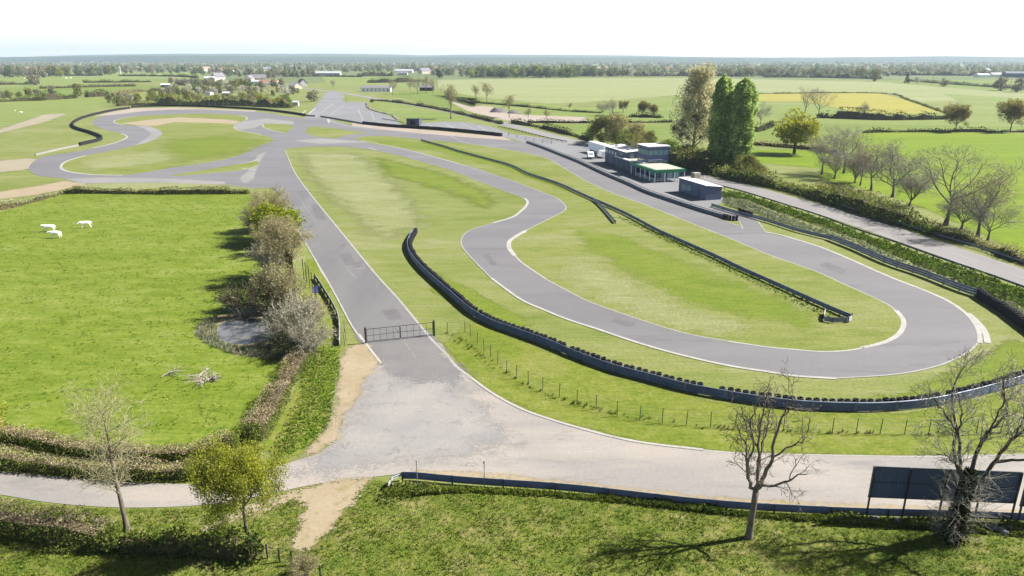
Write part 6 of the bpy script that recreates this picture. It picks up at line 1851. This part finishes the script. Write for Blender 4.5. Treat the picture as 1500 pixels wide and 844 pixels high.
# singled-out trees
for a in [(432, 107.5, 20, 'conifer', 'tallest dark conifer beside the white house'), (418, 107.5, 17, 'conifer', 'dark conifer left of the white house'), (453, 108, 15, 'conifer', 'dark conifer right of the white house'), (268, 105, 17, 'dark', 'round dark green tree left of the brown gabled house'),
          (343, 100, 13, 'conifer', 'dark conifer behind the reddish-roofed house'), (460, 149, 9.5, 'tan', 'wide bare tree at the paddock entrance'), (644, 114.5, 17, 'dark', 'tall dark green tree right of the grey gable'), (1328, 122, 15, 'conifer', 'dark conifer standing in the green meadow at the right'),
          (1281, 119, 17, 'olive', 'large pale olive tree behind the pale meadow'), (1343, 123, 11, 'blossom', 'white-blossomed tree beside the dark meadow conifer'), (1382, 127, 10, 'tan', 'bare tan bush on the meadow hedge at the right'), (1465, 133, 15, 'tan', 'bare tree group at the right edge meadow, left one'), (1490, 135, 14, 'tan', 'bare tree group at the right edge meadow, right one'),
          (77, 138, 8, 'tan', 'bare tree above the left meadows'), (52, 125, 14, 'tan', 'bare tan tree in the middle of the left meadows'), (115, 141, 11, 'olive', 'olive tree between the two dense dark hedges'), (88, 112.5, 17, 'lime', 'yellow-green tree in the upper left meadows'), (55, 112.5, 14, 'mid', 'dark green tree beside the upper left hedge'),
          (790, 113.8, 17, 'lime', 'yellow-green tree at the front of the dense wood'), (160, 151, 6.5, 'olive', 'pale bush at the left end of the village hedge'), (988, 103.5, 20, 'conifer', 'distant conifer right of the reddish-roofed house'), (176, 148, 7, 'tan', 'bare bush at the left end of the village hedge')]:
    ftree(a[0], a[1], a[2], a[3], '', None, 1.25 if a[3] == 'tan' else 1.0, label=a[4])
# ================================================================== UNCOUNTABLE GREENERY (stuff)
def asphalt_mask(px, py):
    m = np.zeros(len(px), bool)
    for poly in MASKS:
        m |= inside(px, py, poly)
    return m


MASKS = [G(PUB, n=4, closed=True)[:, :2], G(TRACK, n=4, closed=True)[:, :2], G([(503, 512), (540, 505), (554, 530), (530, 562), (505, 602), (465, 664), (430, 676), (482, 625), (497, 545)])[:, :2],
         G([(440, 710), (545, 697), (528, 722), (510, 745), (462, 800), (440, 806), (428, 806), (448, 755)])[:, :2],
         G([(319, 489), (322, 478), (335, 470), (378, 467), (405, 486), (365, 504), (325, 499)])[:, :2]]


def tufts(name, polypx, n, h0, h1, rad, mat, blades=6, seed=0, wid=.05, clumpy=0.0, label=None, n_=4):
    rng = np.random.default_rng(seed)
    poly = G(polypx, n=n_, closed=True)[:, :2]
    lo, hi = poly.min(0), poly.max(0)
    px, py = rng.uniform(lo[0], hi[0], n * 3), rng.uniform(lo[1], hi[1], n * 3)
    k = inside(px, py, poly) & ~asphalt_mask(px, py)
    px, py = px[k][:n], py[k][:n]
    if clumpy:
        f = np.sin(px * .9 + 2 * np.sin(py * .37)) * np.sin(py * 1.3 + 1.7 * np.sin(px * .41)) + .6 * np.sin(px * 2.3 + py * 1.9)
        k = f + rng.normal(0, .4, len(px)) > clumpy - .5
        px, py = px[k], py[k]
    m = len(px)
    hh = rng.uniform(h0, h1, m)
    c = np.repeat(np.c_[px, py, np.full(m, .05)], blades, 0); h = np.repeat(hh, blades) * rng.uniform(.6, 1.1, m * blades)
    a = rng.uniform(0, 6.28, m * blades); rr = rad * rng.uniform(0, 1, m * blades)
    base = c + np.c_[rr * np.cos(a) * .5, rr * np.sin(a) * .5, np.zeros(m * blades)]
    tip = base + np.c_[rr * np.cos(a), rr * np.sin(a), h]
    s = np.c_[-np.sin(a), np.cos(a), np.zeros(m * blades)] * wid
    V = np.stack([base - s, base + s, tip], 1).reshape(-1, 3)
    mb = MB(); mb.add(V, None, np.arange(len(V)).reshape(-1, 3))
    o = struct(name, mb.build(name, M[mat]), 'stuff')
    return o


tufts('grass', [(-60, 745), (120, 752), (400, 740), (560, 712), (700, 718), (1040, 750), (1250, 762), (1620, 775), (1620, 900), (-60, 900)], 15000, .06, .2, .16, 'grass_dark', 5, 1, .035, .55)
tufts('grass', [(-60, 735), (60, 740), (270, 748), (430, 722), (560, 708), (700, 716), (1040, 748), (1250, 760), (1620, 770), (1620, 870), (-60, 870)], 9000, .05, .16, .12, 'grass_blade', 5, 2, .03)
tufts('grass', PAST, 13000, .04, .14, .24, 'grass_blade', 6, 3, .05, .5)
tufts('grass', [(570, 722), (700, 717), (900, 731), (1100, 753), (1250, 761), (1500, 770), (1620, 776), (1620, 784), (1250, 768), (1100, 759), (900, 737), (700, 723), (575, 730)], 5200, .15, .5, .2, 'grass_dark', 6, 4, .05)
tufts('grass', [(655, 493), (742, 551), (845, 596), (1005, 626), (1219, 637), (1500, 637), (1500, 633), (1219, 632), (1005, 620), (845, 588), (742, 543), (665, 488)], 2600, .1, .34, .2, 'grass_dark', 6, 5, .05, .3)
tufts('grass', [(440, 525), (470, 515), (497, 520), (492, 590), (470, 640), (430, 665), (400, 665), (440, 590)], 1500, .06, .26, .2, 'grass_blade', 6, 6, .05)
tufts('reeds', [(286, 486), (300, 470), (318, 466), (318, 492), (330, 504), (365, 508), (400, 505), (420, 520), (380, 524), (330, 516), (300, 502)], 900, .2, .7, .2, 'leaf_reed', 7, 7, .03)
# leafy plants of the ditch along the main road
def ditch(name, polypx, n, h, size, mat, seed, clump=True):
    rng = np.random.default_rng(seed)
    poly = G(polypx, n=4, closed=True)[:, :2]
    lo, hi = poly.min(0), poly.max(0)
    px, py = rng.uniform(lo[0], hi[0], n * 6), rng.uniform(lo[1], hi[1], n * 6)
    k = inside(px, py, poly); px, py = px[k][:n], py[k][:n]
    f = .5 + .5 * np.sin(px * 1.1 + 1.5 * np.sin(py * .8)) * np.sin(py * .9 + 1.3 * np.sin(px * .7))
    z = h * (f * rng.uniform(.3, 1, len(px))) + .05
    mb = MB(); mb.cards(np.c_[px, py, z], size, rng, up=.8)
    return struct(name, mb.build(name, M[mat]), 'stuff')


ditch('ditch_plants', [(1058, 283), (1093, 288), (1150, 306), (1200, 322), (1250, 341), (1312, 362), (1375, 385), (1437, 407), (1560, 452), (1560, 470), (1500, 452), (1430, 425), (1350, 391), (1250, 349), (1167, 320), (1090, 293), (1058, 290)], 15000, 1.1, .34, 'leaf_ditch', 1)
ditch('ditch_reeds', [(1060, 292), (1090, 296), (1167, 324), (1250, 354), (1350, 396), (1430, 428), (1500, 456), (1500, 474), (1440, 438), (1350, 402), (1300, 384), (1250, 362), (1215, 349), (1167, 336), (1100, 312), (1068, 303)], 9000, .9, .3, 'leaf_reed', 2)
ditch('weeds', [(900, 309), (925, 318), (962, 338), (1000, 356), (1050, 378), (1125, 414), (1200, 448), (1236, 464), (1228, 468), (1190, 456), (1120, 424), (1050, 390), (1000, 366), (950, 342), (905, 318)][2:], 2600, .45, .26, 'leaf_ditch', 3)
ditch('weeds', [(396, 662), (415, 625), (432, 590), (450, 550), (462, 520), (476, 516), (474, 560), (455, 610), (430, 662)], 650, .4, .2, 'leaf_olive', 9)
ditch('weeds', [(575, 712), (600, 709), (700, 716), (720, 722), (640, 724), (585, 735), (560, 742), (556, 730)], 900, .5, .2, 'leaf_hedge', 4)
ditch('weeds', [(880, 727), (1000, 741), (1095, 751), (1090, 758), (1000, 749), (900, 736)], 1100, .45, .2, 'leaf_dark', 5)
ditch('weeds', [(1200, 754), (1270, 761), (1370, 766), (1500, 772), (1560, 774), (1560, 790), (1480, 786), (1400, 780), (1280, 772), (1190, 764)], 3600, .75, .2, 'leaf_hedge', 6)
# grey fallen branches in the pasture, a dry ditch edge
for k, (px, py, lab, L) in enumerate([(248, 549, 'bleached fallen branch lying in the pasture, left one', 3.2), (303, 556, 'bleached pile of fallen twigs in the pasture, right one', 2.6)]):
    rng = np.random.default_rng(40 + k); mb = MB()
    for j in range(5 if k == 0 else 26):
        a = rng.uniform(-.5, .9) if k == 0 else rng.uniform(0, 6.28); c = rng.normal(0, .45, 2)
        p0 = np.array([c[0], c[1], .08]); d = np.array([math.cos(a), math.sin(a), rng.uniform(.0, .3)]) * L * rng.uniform(.4, .8)
        mb.tube([p0, p0 + d * .5 + rng.normal(0, .08, 3) + (0, 0, .1), p0 + d], [.06, .04, .015], 5)
        for q in range(4):
            s_ = p0 + d * rng.uniform(.2, .9); mb.tube([s_, s_ + rng.normal(0, .35, 3) + (0, 0, .2)], [.025, .01], 4)
    o = link('fallen_branch', mb.build('fallen_branch', M['twig_grey']), None, tuple(P(px, py) + (0, 0, .03))); tag(o, lab, 'branch')

# far wooded country that reads as one mass
def far_mass(name, rows, mat, seed, size0):
    rng = np.random.default_rng(seed); mb = MB()
    for (y0, y1, x0, x1, n, h0, h1) in rows:
        for k in range(n):
            p = P(rng.uniform(x0, x1), rng.uniform(y0, y1))
            h = rng.uniform(h0, h1); w = h * rng.uniform(.5, 1.1)
            m = 34
            d = rng.normal(size=(m, 3)); d /= np.linalg.norm(d, axis=1)[:, None]; d[:, 2] = np.abs(d[:, 2]) * .95 + .02
            mb.cards(p + d * np.array([w * .8, w * .8, h]) * rng.uniform(.55, 1, m)[:, None], h * .42 * size0, rng, nrm=d)
    return struct(name, mb.build(name, M[mat]), 'stuff')


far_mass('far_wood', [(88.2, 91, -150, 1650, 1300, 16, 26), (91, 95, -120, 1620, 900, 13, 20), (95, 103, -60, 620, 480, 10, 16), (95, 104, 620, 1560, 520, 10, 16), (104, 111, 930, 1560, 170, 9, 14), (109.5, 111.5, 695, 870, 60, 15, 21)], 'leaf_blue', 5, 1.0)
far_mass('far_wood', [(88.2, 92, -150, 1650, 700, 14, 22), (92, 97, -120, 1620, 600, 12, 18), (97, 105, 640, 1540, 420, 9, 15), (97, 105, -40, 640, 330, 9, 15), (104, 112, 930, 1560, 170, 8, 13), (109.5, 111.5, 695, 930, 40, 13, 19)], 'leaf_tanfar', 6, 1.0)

# hills on the horizon
M['hill'] = m_grass('wooded_hills', C(52, 78, 56), C(74, 98, 64), C(104, 122, 80), big=.0016, fine=.012, bump=.3, bdist=8, stretch=(.5, 1.5, 1))


def ridge(prof, y0, y1, seed, name='hill'):
    """prof: (pixel x, pixel y of the skyline); a rounded ridge between distances y0 and y1"""
    rng = np.random.default_rng(seed)
    yc = (y0 + y1) / 2
    xs = np.linspace(prof[0][0], prof[-1][0], 150)
    ys = np.interp(xs, [p[0] for p in prof], [p[1] for p in prof])
    hs_ = np.maximum(0, CAM_H + yc * np.tan(np.arctan((422 - ys) / FPX) - PITCH)) + np.convolve(rng.normal(0, 3.2, 158), np.ones(9) / 4, 'valid')
    X = (xs - 750) / FPX * yc / CT * 1.0
    T = np.linspace(-1, 1, 11)
    V = []
    for tt in T:
        V.append(np.c_[X * (1 + .1 * tt), np.full(150, yc + tt * (y1 - y0) / 2), -1 + (hs_ + 1) * max(0, math.cos(tt * math.pi / 2)) ** .8])
    idx = np.arange(11 * 150).reshape(11, 150)
    mb = MB(); mb.add(np.concatenate(V), np.stack([idx[:-1, :-1], idx[:-1, 1:], idx[1:, 1:], idx[1:, :-1]], -1).reshape(-1, 4))
    struct(name, mb.build(name, M['hill'], True))


ridge([(-500, 85.5), (-200, 85), (0, 84), (90, 83.5), (180, 80.5), (300, 79), (520, 78.5), (600, 80), (630, 81.5), (690, 80), (800, 80), (900, 81.5), (1000, 83.5), (1200, 84.5), (1500, 85.5), (2000, 86)], 6800, 9600, 1)
ridge([(-700, 85.5), (-200, 84.5), (0, 84.6), (100, 83.4), (250, 82.5), (400, 82), (500, 82.5), (620, 84), (900, 84), (1050, 84), (1280, 83.5), (1350, 82.5), (1500, 84.2), (2200, 84)], 5200, 6600, 2)

# ================================================================== AIR, SKY, SUN, CAMERA
hz = bpy.data.materials.new('haze'); hz.use_nodes = True
nt = hz.node_tree; nt.nodes.clear()
ho = nt.nodes.new('ShaderNodeOutputMaterial'); pv = nt.nodes.new('ShaderNodeVolumePrincipled')
pv.inputs['Color'].default_value = (.70, .84, 1.0, 1); pv.inputs['Density'].default_value = HAZE; pv.inputs['Anisotropy'].default_value = .15
nt.links.new(pv.outputs[0], ho.inputs['Volume'])
mb = MB(); mb.box((0, 5650, 64), (22100, 12000, 132))
o = struct('haze', mb.build('haze', hz), 'stuff')

AZ, EL = 77.0, 44.0
s = Vector((math.sin(R(AZ)) * math.cos(R(EL)), math.cos(R(AZ)) * math.cos(R(EL)), math.sin(R(EL))))
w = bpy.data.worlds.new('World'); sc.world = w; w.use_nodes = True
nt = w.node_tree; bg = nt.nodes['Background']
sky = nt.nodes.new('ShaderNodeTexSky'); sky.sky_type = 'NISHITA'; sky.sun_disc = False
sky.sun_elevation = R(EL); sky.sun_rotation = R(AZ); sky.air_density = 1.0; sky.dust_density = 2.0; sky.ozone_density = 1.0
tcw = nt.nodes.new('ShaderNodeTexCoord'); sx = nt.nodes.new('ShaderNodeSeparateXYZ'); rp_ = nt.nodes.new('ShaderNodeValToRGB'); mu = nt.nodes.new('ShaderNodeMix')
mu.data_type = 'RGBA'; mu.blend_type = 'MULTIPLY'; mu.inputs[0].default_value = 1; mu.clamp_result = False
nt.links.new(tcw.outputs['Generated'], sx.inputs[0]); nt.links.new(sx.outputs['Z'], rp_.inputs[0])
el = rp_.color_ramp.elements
el[0].position = .06; el[0].color = (2.6, 2.75, 3.15, 1); el[1].position = .42; el[1].color = (.42, .42, .42, 1)      # sky shaped for light: hazy horizon boosted to white, overhead dimmed to deepen shadows
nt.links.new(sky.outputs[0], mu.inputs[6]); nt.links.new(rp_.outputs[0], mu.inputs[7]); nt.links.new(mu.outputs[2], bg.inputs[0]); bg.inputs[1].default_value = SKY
sun = bpy.data.lights.new('sun', 'SUN'); sun.energy = SUN; sun.angle = R(.53); sun.color = (1.0, .955, .88)
so = bpy.data.objects.new('sun', sun); COL.objects.link(so); so.rotation_euler = s.to_track_quat('Z', 'Y').to_euler(); so.location = (60, 20, 120)

cam = bpy.data.cameras.new('camera'); co = bpy.data.objects.new('camera', cam); COL.objects.link(co)
cam.sensor_fit = 'HORIZONTAL'; cam.sensor_width = 36; cam.lens = 36 * FPX / 1500
cam.clip_start = .5; cam.clip_end = 30000
co.location = (0, 0, CAM_H); co.rotation_euler = (math.pi / 2 - PITCH, 0, 0)
sc.camera = co
sc.view_settings.view_transform = 'Standard'; sc.view_settings.look = 'None'
sc.view_settings.exposure = EXPO; sc.view_settings.gamma = 1
sc.view_settings.use_curve_mapping = False
sc.cycles.use_denoising = True
sc.cycles.max_bounces = 5; sc.cycles.diffuse_bounces = 2; sc.cycles.glossy_bounces = 2; sc.cycles.transmission_bounces = 4
sc.cycles.transparent_max_bounces = 16; sc.cycles.volume_bounces = 0
sc.cycles.sample_clamp_indirect = 4
